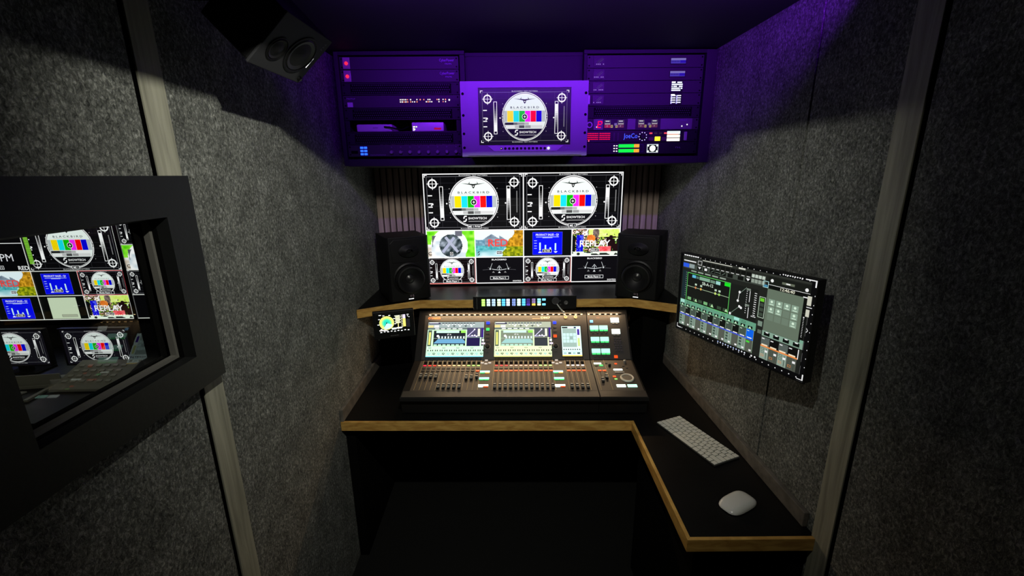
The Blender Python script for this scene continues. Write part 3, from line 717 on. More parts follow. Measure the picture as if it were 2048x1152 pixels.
# meter unit
t, h = unit('audio_monitor', 'bottom unit of the right rack with green level bars and a tiny screen', 'rack unit', XB, 7, BLK)
c = Cv(.13, .042)
for y in (.004, .024):
    for i in range(32):
        c.rect(.024 + i * .0028, y, .0023, .0135, (.05, .92, .25) if i < 24 else ((1, .75, .2) if i % 2 else (1, .45, .15)), 1)
for x in (.002, .013):
    for y in (.008, .019, .030): c.rect(x, y, .006, .004, W1, 1)
c.build('level_meter', LED_E, t, (.122, .002, .0006))
c = Cv(.05, .040); c.push(.0, .003, .0275); c.rect(0, 0, 1.778, 1.25, (.75, .8, .8), 0); c.rect(.08, .08, 1.62, 1.09, K0, 1); c.disc(.89, .62, .46, (.95, 1, .92), 2, 24); c.marks(3, .93, .66, .16, K0, 3, w=0.34)
for x, y in ((.2, .2), (1.58, .2), (.2, 1.05), (1.58, 1.05)): c.disc(x, y, .14, (.85, .9, .85), 2, 12)
c.pop(); c.build('tiny_screen', LED_E, t, (.269, .002, .0006))
c = Cv(.05, .012); c.marks(3, .02, .005, .006, (.5, .5, .55), 1, w=.024); c.build('printed_logo', PRN, t, (.385, .018, .0004))
c = Cv(.03, .04); c.frame(.003, .004, .02, .03, .0012, (.3, .2, .45), 1); c.build('printed_marks', PRN, t, (.230, .002, .0004))

# ================================================================== RACK-MOUNT MONITOR
def draw_card(lb=None):
    def f(c, W, H):
        k = H; c.rect(0, 0, W, H, (.07, .06, .09), 0); c.push((W - 1.7778 * H * .955) / 2, H * .0225, H * .955); test_card(c, lb, 1, bg=(.07, .065, .095)); c.pop()
    return f
t = thing('rack_monitor', 'silver rack-mount monitor showing the test card, centre of the equipment rack', 'monitor', (-0.1585, 1.758, 1.8285), WALLROT)
WM, HM = .4835, .2695
m = MB()
m.prism([(0, 0), (WM, 0), (WM, HM), (0, HM)], -.004, 0, m=ALU)
mm = m.build('face_plate', ALU, t, bevel=.0015)
m = MB(); Xa, Xb, Ya, Yb = .068, .417, .042, .245
m.box(.0225, WM - .0225, .004, .0415, 0, .005); m.box(.0225, WM - .0225, Yb + .0005, HM - .003, 0, .005); m.box(.0225, Xa - .0005, .0415, Yb + .0005, 0, .005); m.box(Xb + .0005, WM - .0225, .0415, Yb + .0005, 0, .005)
m.build('raised_bezel', ALU, t)
m = MB(); m.prism([(.125, .0185), (.365, .0185), (.392, .0385), (.098, .0385)], .005, .0075); m.build('button_strip', pmat('light_lilac_metal', (.6, .6, .63), .35), t, bevel=.0008)
b0 = MB(); b0.lathe([(.0050, 0), (.0050, .0016), (.0042, .0022)], 14, sy=.95); b0 = b0.build('button', BLK, t, (.152, .0285, .0075))
for i in range(1, 12): cp(b0, (.152 + i * .0152, .0285, .0075), t)
b0 = MB(); b0.lathe([(.0046, 0), (.0046, .0024)], 14); b0.build('lit_button', led('white_led', (.95, .92, 1), 1.6), t, (.152 + 12 * .0152 - .001, .0285, .0075))
c = Cv(.012, .006); c.marks(2, .006, .003, .0035, W1, 1, w=0.004); c.build('button_mark', LED_E, t, (.146, .0255, .0099))
c = Cv(Xb - Xa, Yb - Ya); draw_card()(c, Xb - Xa, Yb - Ya); c.build('screen_panel', attr_mat('rack_monitor_picture', .95), t, (Xa, Ya, .0012))
m = MB(); m.lathe([(.0052, 0), (.0052, .0006)], 12); hole = m.build('mounting_hole', BLKM, t, (.0095, .033, 0))
for x in (.0095, WM - .0095):
    for y in (.033, .084, .150, .226):
        if (x, y) != (.0095, .033): cp(hole, (x, y, 0), t)
part('rear_case', RACKD, t, (.022, WM - .022, .006, HM - .006, -.209, -.0041))
c = Cv(.03, .006); c.marks(2, .015, .003, .004, (.6, .5, .8), 1, w=.02); c.build('printed_mark', PRN, t, (.395, .026, .0054))

# ================================================================== DESK LOUDSPEAKERS
def desk_speaker(label, loc, rz, sgn):
    w, h, d = .212, .330, .235
    t = thing('desk_speaker', label, 'loudspeaker', loc, (0, 0, R(rz)), 'pair of desk loudspeakers')
    # local: front face looks to -Y, x centred
    m = MB(); ch = .022
    m.prism([(-w / 2, .012), (-w / 2 + .012, 0), (w / 2 - .012, 0), (w / 2, .012), (w / 2, d), (-w / 2, d)], .006, h - .0); m.build('cabinet', CAB, t, bevel=.003)
    part('base_pad', BLKM, t, (-w / 2 + .02, w / 2 - .02, .03, d - .02, 0, .006))
    f = bpy.data.objects.new('front_baffle', None)
    m = MB(); m.prism([(-.080, .205), (.080, .205), (.088, .30), (.070, .318), (-.070, .318), (-.088, .30)], -.003, .0, axis='y'); m.build('waveguide_plate', pmat('satin_black', (.004, .004, .0045), .45, spec=.3), t, bevel=.0012)
    m = MB(); m.lathe([(.050, 0), (.046, -.001), (.030, -.010), (.016, -.014)], 32, sy=.62, cap=False)
    m.build('waveguide', CAB, t, (0, -.0155, .262), (PI / 2, 0, 0), smooth=True).scale = (1, 1, -1)
    m = MB(); m.lathe([(.014, 0), (.013, .004), (.008, .009), (.001, .011)], 20); m.build('tweeter', pmat('dark_dome', (.014, .014, .016), .3), t, (0, -.003, .262), (PI / 2, 0, 0), smooth=True)
    m = MB(); m.lathe([(.083, 0), (.083, .003), (.076, .006), (.070, .004), (.070, 0)], 48, cap=False); m.build('woofer_ring', pmat('satin_black', (.004, .004, .0045), .45, spec=.3), t, (0, .0, .118), (PI / 2, 0, 0), smooth=True)
    m = MB(); m.lathe([(.070, .003), (.066, .008), (.060, .009), (.055, .004), (.030, -.018), (.022, -.020)], 48, cap=False); m.build('woofer_cone', CONE, t, (0, -.021, .118), (PI / 2, 0, 0), smooth=True)
    m = MB(); m.lathe([(.023, 0), (.021, .005), (.012, .010), (.001, .012)], 24); m.build('dust_cap', pmat('dark_dome', (.014, .014, .016), .3), t, (0, -.001, .118), (PI / 2, 0, 0), smooth=True)
    c = Cv(.04, .04); c.ring(.02, .020, .0125, .0095, (.60, .52, .58), 1, 24, -.6, 1.6); c.disc(.018, .019, .0065, (.42, .36, .40), 1, 16, ry=.0048); c.disc(.018, .0185, .002, K0, 2, 8)
    c.build('emblem', PRN, t, (-.02 + sgn * .002, -.0006, .008), WALLROT)
    c = Cv(.026, .004); c.rect(0, 0, .026, .0036, W1, 0); c.build('status_light', LED_E, t, (-.013, -.0007, .0115), WALLROT)
    return t
desk_speaker('black two-way loudspeaker on the shelf left of the wall screen', (-.478, 2.128, SZ), 27, 1)
desk_speaker('black two-way loudspeaker on the shelf right of the wall screen', (.658, 2.095, SZ), -27, -1)

# ================================================================== METER DISPLAY UNDER THE SHELF
def draw_meter(c, W, H):
    c.rect(0, 0, W, H, (.015, .02, .015), 0); x, y, r = W * .285, H * .46, H * .33
    for i in range(9): a = i * 2 * PI / 9 + .5; c.rect(x + 1.22 * r * math.cos(a) - .004, y - 1.22 * r * math.sin(a) - .0015, .008, .003, W1, 1)
    for i, (q, k) in enumerate(((1.05, (.95, 1, .55)), (.97, (.97, .95, .35)), (.86, (.80, .95, .45)), (.72, (.55, .92, .50)), (.58, (.25, .85, .65)), (.42, (.15, .75, .65)))): c.disc(x, y, r * q, k, 2 + i, 28)
    c.poly([(x, y), (x - r * .5, y + r * .75), (x - r * .1, y + r * .96), (x + r * .5, y + r * .8), (x + r * .85, y + r * .35)], (.72, .98, .85), 9)
    c.ring(x, y, r * .93, r * .90, (.1, .3, .15), 10, 28, 2.2, 4.4); c.disc(x, y, r * .10, (.05, .1, .1), 10, 12); c.line(x, y, x - r * .42, y + r * .6, .0018, (.05, .25, .25), 10)
    for j in range(6):
        c.rect(W * .52 + (j % 2) * .003, H * (.12 + j * .07), W * .16, H * .030, (1, 1, .88), 1); c.rect(W * .55, H * (.155 + j * .07), W * .12, H * .02, (.8, .8, .5), 1)
    c.rect(W * .605, H * .52, W * .02, H * .3, (1, .95, .6), 1)
    c.rect(W * .76, H * .10, W * .075, H * .62, (1, .92, .45), 1); c.rect(W * .76, H * .10, W * .075, H * .2, (.85, .8, 1), 2); c.rect(W * .79, H * .1, W * .008, H * .62, (.8, .65, .2), 3)
    for j in range(8): c.rect(W * .71, H * (.12 + j * .085), W * .04, H * .03, (1, 1, .85), 1)
    for q in ((.07, .03, .07), (.88, .10, .06), (.89, .18, .03), (.93, .23, .03)): c.rect(W * q[0], H * q[1], W * q[2], H * .03, W1, 1)
    for i in range(9): c.rect(W * (.08 + i * .10), H * (.88 if i % 2 else .90), W * .05, H * .04, W1, 1)
    c.rect(W * .06, H * .80, W * .20, H * .05, (1, .95, .92), 1); c.rect(W * .42, H * .74, W * .13, H * .09, (.92, 1, .92), 1); c.rect(W * .56, H * .73, W * .16, H * .07, W1, 1); c.rect(W * .86, H * .35, W * .1, H * .42, (.12, .12, .14), 1)
mt = thing('meter_display', 'small loudness meter display tilted under the left end of the shelf', 'display', (-.592, 1.840, 1.044), (PI / 2, 0, R(15.8)))
m = MB(); bezel(m, .150, .098, .0, 0, 0); WQ, HQ = .180, .130
m = MB(); m.box(0, WQ, 0, HQ, -.022, -.001); m.build('case', BLK, mt, bevel=.004)
m = MB(); m.box(.010, WQ - .008, .022, HQ - .010, -.001, .0012); m.build('glass_front', BLK, mt, bevel=.0008)
c = Cv(.150, .092); draw_meter(c, .150, .092); c.build('screen_panel', LED_E, mt, (.016, .026, .0014))
c = Cv(.05, .008); c.marks(8, .025, .004, .005, (.45, .45, .45), 1, w=.036); c.build('printed_logo', PRN, mt, (.065, .008, -.0008))
m = MB(); m.tube([(.09, .08, -.022), (.09, .09, -.06), (.09, .055, -.17)], .007); m.build('mounting_arm', BLKM, mt)

# ================================================================== MIXING CONSOLE
con = thing('mixing_console', 'wide digital mixing console with touch screens and lit faders on the desk', 'mixing console', (-.465, 1.700, DZ + .0015), (0, 0, R(-2.0)))
D0 = Vector((0, 0, .088)); D1 = Vector((0, .29, .131)); P1 = Vector((0, .46, .327))
SD = math.atan2(.043, .29); SP = math.atan2(.196, .17)
def deck(u, v, n=0): return (u, D0.y + v * math.cos(SD) - n * math.sin(SD), D0.z + v * math.sin(SD) + n * math.cos(SD))
def pan(u, v, n=0): return (u, D1.y + v * math.cos(SP) - n * math.sin(SP), D1.z + v * math.sin(SP) + n * math.cos(SP))
RD = (SD, 0, 0); RP = (SP, 0, 0)
prof = [(.020, .004), (.020, .058), (.002, .066), (-.004, .074), (0, .088), (.29, .131), (.46, .327), (.468, .333), (.480, .332), (.50, .30), (.50, .004)]
m = MB(); m.prism(prof, 0, .8655, axis='x'); m.build('main_chassis', BLK, con, bevel=.0015)
m = MB(); m.prism(prof, .8675, 1.075, axis='x'); m.build('side_chassis', BLK, con, bevel=.0015)
for x in (.04, .80, .92, 1.03):
    for y in (.06, .44): m = MB(); m.cyl((x, y, 0), .012, .0045, 12); m.build('rubber_foot', BLKM, con)
def dbox(name, mat, x0, x1, v0, v1, n0, n1, panel=False, bevel=0, parent=None):
    m = MB(); m.box(0, x1 - x0, 0, v1 - v0, 0, n1 - n0)
    return m.build(name, mat, parent or con, (pan if panel else deck)(x0, v0, n0), RP if panel else RD, bevel=bevel)
dbox('fader_plate', DECK, .034, .8645, .046, .290, .0004, .003, bevel=.0006)
dbox('fader_plate', DECK, .8685, 1.066, .046, .290, .0004, .003, bevel=.0006)
dbox('palm_rest', pmat('brown_black_rest', (.055, .048, .043), .4), .006, .8645, .002, .0445, .0004, .004, bevel=.001)
dbox('palm_rest', pmat('brown_black_rest', (.055, .048, .043), .4), .8685, 1.070, .002, .0445, .0004, .004, bevel=.001)
dbox('screen_plate', PANEL, .034, .8645, .004, .243, .0004, .003, True, bevel=.0006)
dbox('screen_plate', PANEL, .8685, 1.066, .004, .243, .0004, .003, True, bevel=.0006)
# channel strips
def proto(mb, name, mat, **k): return mb.build(name, mat, con, **k)
kb = MB(); kb.lathe([(.0075, 0), (.0072, .010), (.006, .013)], 16, m=BLK); knob0 = None
BANKS = [(.0505, 12), (.3975, 12), (.7415, 4)]
ring_cols = [[(1, .15, .3)] + [(1, .25, .2)] * 2 + [(1, .72, .5)] * 3 + [(1, .85, .6)] * 3 + [(.75, 1, .5)] * 3,
             [(1, .3, .3)] * 3 + [(1, .75, .65)] * 6 + [(.85, 1, .6)] * 3, [(1, .95, .92)] * 4]
PT = .0236
faderA = [.150, .150, .150, .146] + [.0695] * 5 + [.138, .138, .150]
slot = MB(); lines = Cv(1.07, .25); kproto = capproto = btnproto = None
for bi, (x0, n) in enumerate(BANKS):
    for i in range(n):
        x = x0 + (i + .5) * PT
        lines.rect(x0 + i * PT - .0006, .004, .0012, .242, (.80, .70, .50), 1)
        lines.rect(x - .0013, .083, .0026, .104, K0, 1)
        for q in range(8): lines.rect(x + .004, .086 + q * .013, .005, .0006, (.42, .38, .30), 1)
        if kproto is None:
            m = MB(); m.lathe([(.0078, 0), (.0074, .010), (.0060, .013)], 16); kproto = m.build('channel_knob', BLK, con, smooth=True); k = kproto
        else: k = cp(kproto, parent=con)
        k.location = deck(x, .266, .003); k.rotation_euler = RD
        col = ring_cols[bi][i]; nm = 'channel_light_%02x%02x%02x' % tuple(int(q * 255) for q in col)
        m = MB(); m.box(-.0068, .0068, 0, .0062, 0, .0022)
        m.build('channel_light', led(nm, col, 1.5), con, deck(x, .2425, .003), RD)
        for v, mt_ in ((.222, pmat('dark_key', (.05, .05, .05), .4)), (.2005, led('orange_key', (1, .33, .10), 1.1) if (bi > 0 or i == 11) else pmat('dark_key', (.05, .05, .05), .4))):
            m = MB(); m.box(-.0082, .0082, 0, .0085, 0, .0028); m.build('channel_button', mt_, con, deck(x, v - .004, .003), RD, bevel=.0006)
        pos = faderA[i] if bi == 0 else .0695
        if capproto is None:
            m = MB()
            m.prism([(-.0125, 0), (-.0125, .0085), (-.0095, .0125), (-.002, .0090), (.002, .0090), (.0095, .0125), (.0125, .0085), (.0125, 0)], -.0058, .0058, axis='x', m=BLK)
            m.box(-.0060, .0060, -.0016, .0020, .0070, .0098, WHT); m.box(-.0050, .0050, .0088, .0128, .0098, .0130, pmat('cap_end_sheen', (.75, .74, .70), .35)); m.box(-.0052, .0052, -.0122, -.0102, .0085, .0110, pmat('grey_cap_end', (.3, .3, .3), .35))  # pale far end paints the reflection on the cap's top edge
            capproto = m.build('fader_cap', BLK, con); k = capproto
        else: k = cp(capproto, parent=con)
        k.location = deck(x, pos, .0034); k.rotation_euler = RD
    lines.rect(x0 + n * PT - .0006, .004, .0014, .242, (.85, .75, .55), 1)
for i, (x, v) in enumerate(((.898, .117), (.9195, .143))):
    lines.rect(x - .0013, .083, .0026, .104, K0, 1)
    k = cp(capproto, parent=con); k.location = deck(x, v, .0034); k.rotation_euler = RD
    m = MB(); m.box(-.0082, .0082, 0, .0085, 0, .0028); m.build('channel_button', led('orange_key', (1, .33, .10), 1.1), con, deck(x, .1965, .003), RD, bevel=.0006)
for x in (.8800, .9305): lines.rect(x, .004, .0012, .242, (.80, .70, .50), 1)
lines.build('printed_lines', PRN, con, deck(0, .048, .0031), RD)
def key(x, v, w_, h_, mat, nm='button', panel=False, hh=.003):
    m = MB(); m.box(-w_ / 2, w_ / 2, -h_ / 2, h_ / 2, 0, hh)
    return m.build(nm, mat, con, (pan if panel else deck)(x, v, .003), RP if panel else RD, bevel=.0007)
CY, GN, OR, YW, WL = led('cyan_key', (.62, .95, 1), 1.6), led('green_key', (.25, .95, .45), 1.2), led('orange_key', (1, .33, .10), 1.1), led('amber_key', (1, .75, .25), 1.2), led('white_key_light', (.95, 1, .95), 1.7)
for bx0 in (0, .3445):
    for v, a, b in ((.190, CY, YW), (.136, CY, GN), (.082, WL, OR)):
        key(.357 + bx0 + (0), v + .003, .046, .012, a, 'select_key'); key(.346 + bx0, v - .007, .020, .005, GN if a != WL else WL, 'select_key'); key(.369 + bx0, v - .007, .020, .005, b, 'select_key')
    for dx, dv in ((0, .022), (0, -.008), (-.018, 0), (.018, 0)): key(.357 + bx0, .268 + dv, .014, .009, led('pale_key', (.9, .86, .82), .8), 'arrow_key').location = deck(.357 + bx0 + dx, .268 + dv, .003)
# right control section, deck part
key(.897, .2600, .036, .010, WL, 'lit_key'); key(.912, .2430, .017, .009, GN, 'lit_key'); key(.888, .2430, .017, .009, pmat('dark_green_key', (.03, .08, .04), .4), 'key')
key(.9845, .257, .012, .009, OR, 'lit_key'); key(.9845, .2065, .042, .011, WL, 'lit_key'); key(.988, .185, .044, .011, pmat('pale_key_body', (.3, .3, .3), .4), 'key')
key(.957, .1515, .014, .009, OR, 'lit_key'); key(.960, .1315, .013, .008, led('lime_key', (.6, .9, .45), 1.0), 'lit_key')
key(.9725, .080, .040, .018, WL, 'lit_key'); key(1.022, .080, .042, .018, led('mint_key', (.75, 1, .9), 1.6), 'lit_key')
m = MB(); m.lathe([(.0065, 0), (.006, .012), (.004, .014)], 14); m.build('knob', BLK, con, deck(.951, .238, .003), RD)
m = MB(); m.lathe([(.0075, 0), (.0070, .014), (.005, .016)], 14); m.build('knob', SILV, con, deck(1.029, .266, .003), RD)
for x, v in ((1.016, .236), (1.030, .222), (.940, .262), (.968, .215)): key(x, v, .010, .007, pmat('dark_key', (.05, .05, .05), .4), 'key')
m = MB(); m.lathe([(.031, 0), (.031, .004), (.028, .007), (.0235, .006), (.0225, .002)], 40, cap=False); jw = m.build('jog_wheel', pmat('pale_wheel', (.80, .76, .66), .35), con, deck(1.0125, .1395, .003), RD, smooth=True)
m = MB(); m.lathe([(.0224, 0), (.0224, .003), (.001, .0034)], 32); m.build('wheel_centre', pmat('brown_grey_disc', (.20, .18, .15), .4), jw, smooth=True)
# encoder strips under the screens
for x0, n, col, cl in ((.0505, 12, (.10, .13, .16), (.16, .24, .30)), (.3975, 12, (.19, .17, .09), (.28, .26, .16)), (.7415, 4, (.16, .14, .12), (.25, .22, .2))):
    c = Cv(n * PT, .018); c.rect(0, 0, n * PT, .018, col, 0)
    for i in range(n + 1): c.rect(i * PT - .0005, 0, .001, .018, (.4, .38, .34), 1)
    for i in range(n): c.rect(i * PT + .004, .004, PT - .008, .009, cl, 1)
    c.build('printed_strip', PRN, con, pan(x0, .0, .0035), RP)
# touch screens
def touch(c, W, H, warm):
    s = H; A = W / H; c.push(0, 0, H)
    ink = (.30, .42, .42) if not warm else (.36, .42, .36)
    c.rect(0, 0, A, 1, (.84, 1, .86) if not warm else (.95, 1, .78), 0)
    c.rect(0, 0, A, .17, (.62, .68, .68) if not warm else (.70, .73, .64), 1)
    c.rect(.02, .02, .32, .045, (.1, .12, .3), 2); c.rect(.03, .015, .25, .02, W1, 3)
    for i in range(11): c.rect(.38 + i * .085, .02, .065, .035, (.35, .4, .42), 2); c.rect(.39 + i * .085, .065, .05, .02, W1, 3)
    c.rect(0, .10, .15, .06, (1, .85, .55), 2); c.rect(.17, .095, .13, .07, W1, 2)
    for i in range(5): c.poly([(.52 + i * .16, .10), (.60 + i * .16, .10), (.56 + i * .16, .15)], W1 if i % 2 == 0 else (.25, .3, .3), 2)
    c.rect(0, .17, A, .055, (.38, .45, .43), 1)
    for i in range(5): c.rect(.2 + i * .16, .185, .11, .025, W1, 2)
    c.rect(.02, .24, .10, .46, (.30, .36, .30), 1); c.rect(.045, .30, .05, .36, (.97, .98, .55), 2); c.rect(.065, .32, .012, .33, (.75, .68, .15), 3)
    c.frame(.155, .235, .91, .47, .018, (.80, 1, .75), 2)
    c.rect(.173, .253, .874, .434, (.10, .12, .16) if not warm else (.50, .54, .46), 1)
    c.rect(.24, .255, .63, .065, (.80, .97, .88), 3); c.rect(.92, .25, .13, .07, (.60, .92, .35), 4)
    c.text('ST A', .60, .365, .04, W1, 4)
    c.poly([(.18, .62), (.30, .50), (.98, .50), (1.04, .56), (1.04, .62)], (.42, .65, .80) if not warm else (.62, .80, .78), 3)
    c.rect(.175, .475, .87, .008, (.7, .8, .7), 4)
    for i in range(9): c.poly([(.30 + i * .085, .42), (.35 + i * .085, .42), (.34 + i * .085, .455), (.35 + i * .085, .485), (.30 + i * .085, .485), (.31 + i * .085, .455)], (.90, 1, 1), 5)
    c.disc(.29, .41, .035, W1, 5, 12)
    for i in range(7): c.rect(.19 + i * .12, .645, .09, .04, (.72, .9, .82), 4)
    c.rect(1.085, .17, .40, .28, (.28, .27, .40) if not warm else (.30, .32, .34), 2); c.line(1.10, .42, 1.29, .23, .02, (.88, .85, 1), 3); c.line(1.09, .42, 1.38, .41, .018, (.85, .8, 1), 3)
    for x, y in ((1.29, .22), (1.23, .40), (1.30, .39), (1.35, .42)): c.disc(x, y, .022, W1, 4, 10)
    c.rect(1.38, .20, .06, .22, (.95, .98, .85), 3)
    c.rect(1.085, .455, .36, .245, (.10, .07, .28) if not warm else (.20, .22, .24), 2)
    c.rect(1.48, .17, A - 1.49, .29, (.22, .10, .50), 2); c.rect(1.48, .47, A - 1.49, .22, (.22, .18, .25), 2); c.rect(1.50, .50, .06, .06, W1, 3); c.rect(1.49, .60, .10, .05, (.9, .85, .9), 3)
    for i in range(5): c.frame(.06 + i * .38, .735, .075, .028, .008, (.25, .38, .34), 3)
    for i in range(12):
        x = .03 + i * A / 12.1
        c.rect(x + .01, .80, .025, .04, (.06, .12, .10), 3); c.rect(x + .085, .80, .025, .04, (.06, .12, .10), 3)
        q = (.55, .80, .80) if i % 2 == 0 else (.16, .30, .28)
        c.rect(x + .02, .885, .07, .014, q, 3); c.rect(x + .02, .91, .05, .02, q, 3); c.line(x + .06, .95, x + .10, .90, .014, q, 3)
        c.rect(x - .008, .86, .005, .1, (.5, .7, .65), 3)
    c.rect(0, .855, A, .008, (.6, .85, .75), 4); c.rect(0, .975, A, .025, (.55, .92, 1) if not warm else (.95, .95, .55), 4)
    c.pop()
def touch_c(c, W, H):
    A = W / H; c.push(0, 0, H); c.rect(0, 0, A, 1, (.88, 1, .97), 0)
    c.rect(.02, .02, .18, .05, (.05, .05, .1), 1); c.rect(.21, .015, .18, .055, W1, 1); c.rect(.40, .02, .07, .05, (.1, .1, .3), 1)
    c.rect(.03, .08, .44, .62, (.62, .72, .68), 1)
    for j in range(3):
        for i in range(4): c.rect(.045 + i * .107, .24 + j * .11, .09, .095, (.80, .95, .92) if not (j == 1 and i == 2) else (.6, .7, .68), 2)
    c.rect(.50, .10, .07, .20, (.28, .15, .60), 2); c.rect(.50, .40, .07, .27, (.80, .88, .55), 2)
    for i in range(4):
        x = .04 + i * .14; c.rect(x, .76, .03, .04, (.05, .08, .1), 2); c.rect(x + .07, .76, .03, .04, (.05, .08, .1), 2); q = (.3, .4, .4) if i % 2 else (.65, .8, .8); c.rect(x, .87, .09, .06, q, 2)
    c.rect(0, .84, A, .01, (.6, .8, .8), 2); c.rect(0, .965, A, .035, (1, .85, .35), 3); c.pop()
for x0, warm in ((.054, False), (.3945, True)):
    W_, H_ = .2865, .1850
    dbox('screen_surround', BLK, x0 - .003, x0 + W_ + .003, .0155, .2085, .003, .0042, True)
    c = Cv(W_, H_); touch(c, W_, H_, warm); c.build('touch_screen', CON_E, con, pan(x0, .0190, .0045), RP)
dbox('screen_surround', BLK, .7295, .8335, .0165, .1840, .003, .0042, True)
c = Cv(.097, .158); touch_c(c, .097, .158); c.build('touch_screen', CON_E, con, pan(.733, .0205, .0045), RP)
# button columns between the screens
for x, rows in ((.3600, ((.1985, 0), (.164, 1), (.1435, 3), (.1245, 3), (.1045, 3))), (.7005, ((.1985, 0), (.175, 3), (.155, 3), (.126, 2)))):
    for v, kd in rows: key(x, v, .017, .014 if kd < 3 else .011, (led('deep_blue_key', (.10, .22, 1), 1.6), GN, OR, pmat('dark_key', (.05, .05, .05), .4))[kd], 'side_key', True)
    m = MB(); m.lathe([(.0115, 0), (.0110, .012), (.008, .015)], 20); m.build('touch_turn_knob', BLK, con, pan(x + .0005, .0735, .003), RP, smooth=True)
    c = Cv(.03, .03); c.ring(.015, .015, .0145, .0125, (.5, .5, .45), 1, 24); c.build('knob_scale', PRN, con, pan(x - .0145, .0585, .0034), RP)
    key(x, .047, .014, .007, pmat('dark_key', (.05, .05, .05), .4), 'side_key', True)
# lamp sockets near the top edge
for x in (.758, .809):
    m = MB(); m.lathe([(.0085, 0), (.0085, .006), (.0045, .006), (.0045, .001)], 16); m.build('lamp_socket', pmat('brassy_metal', (.6, .45, .25), .3, metal=.9), con, pan(x, .228, .003), RP)
# control section, panel part
c = Cv(.10, .044); c.frame(0, 0, .10, .043, .0012, (.30, .20, .15), 1); c.marks(4, .05, .010, .005, (.6, .4, .3), 1, w=0.016)
for i in range(3): c.line(.036 + i * .022, .030, .046 + i * .022, .020, .003, (.28, .24, .20), 1)
c.build('printed_box', PRN, con, pan(.8745, .190, .0034), RP); key(.889, .2045, .016, .014, led('sky_key', (.55, .8, 1), 1.3), 'lit_key', True)
for j, (v, x0) in enumerate(((.166, .8785), (.105, .8785), (.0437, .8785))):
    for i in range(2):
        key(x0 + .021 + i * .047, v + .004, .0425, .022, led('mint_cap', (.72, 1, .90), 1.3), 'user_key', True, .004)
        for k in range(2): key(x0 + .0105 + i * .047 + k * .0215, v - .0115, .019, .0065, led('green_foot', (.30, .95, .50), 1.1), 'user_key_light', True)
    for i in range(4): key(x0 + .014 + i * .022, v - .024, .010, .005, pmat('dark_key', (.05, .05, .05), .4), 'small_key', True)
for v in (.2105, .149): key(1.0075, v, .042, .026, WL, 'user_key', True, .004); key(.998, v - .019, .012, .005, pmat('grey_key', (.2, .2, .2), .4), 'small_key', True); key(1.016, v - .019, .012, .005, pmat('grey_key', (.2, .2, .2), .4), 'small_key', True)
for j in range(6):
    for i in range(3): key(.996 + i * .0135 + (j % 2) * .003, .112 - j * .0125, .0085, .0075, pmat('dark_blue_key', (.05, .05, .07), .35), 'small_key', True)
key(.9945, .0175, .017, .014, OR, 'lit_key', True)
c = Cv(.20, .02)
c.disc(.008, .010, .006, (.85, .5, .3), 1, 16); c.disc(.008, .010, .0035, (.3, .2, .15), 2, 12); c.text('YAMAHA', .042, .010, .0115, (.95, .52, .32), 1, w=.050)
c.build('printed_logo', PRN, con, pan(.048, .216, .0034), RP)
c = Cv(.12, .02); c.rect(.004, .012, .040, .0028, (.75, .6, .5), 1); c.text('DM7', .072, .010, .0115, (.95, .85, .7), 1, w=.048); c.build('printed_logo', PRN, con, pan(.583, .216, .0034), RP)
# ---- beads on the console's top edge stand in for reflections of an under-shelf strip
bar = thing('strip_light_standin', 'warm glowing beads standing in for an under-shelf LED strip reflected on the console top edge', 'light', (-.465, 1.700, DZ + .0015), (0, 0, R(-2.0)))
for a_, b_ in ((.05, .842), (.868, 1.045)): m = MB(); m.box(a_, b_, 0, .006, 0, .009); m.build('light_channel', BLK, bar, pan(0, .2435, .0032), RP)
WRM = led('warm_bead_glow', (1, .86, .62), 4.5)
m = MB(); m.lathe([(.0058, 0), (.0052, .0016), (.0025, .0026)], 12, sy=.5); l0 = None
for i in range(34):
    x = .060 + i * .0289 if i < 28 else .877 + (i - 28) * .0288
    if l0 is None: l0 = m.build('bead_reflection', WRM, bar, smooth=True); k = l0
    else: k = cp(l0, parent=bar)
    k.location = pan(x, .2432, .0075); k.rotation_euler = (SP + PI * .36, 0, 0)
for nm, a, b, e in (('strip_lamp', .05, .842, 1.5), ('strip_lamp', .868, 1.045, .34)):
    ld = bpy.data.lights.new(nm, 'AREA'); ld.shape = 'RECTANGLE'; ld.size = b - a; ld.size_y = .012; ld.energy = e * 1.3; ld.color = (1, .66, .36)
    o = bpy.data.objects.new(nm, ld); COL.objects.link(o); o.parent = bar; o.location = pan((a + b) / 2, .262, .050); o.rotation_euler = (R(-22), 0, 0)

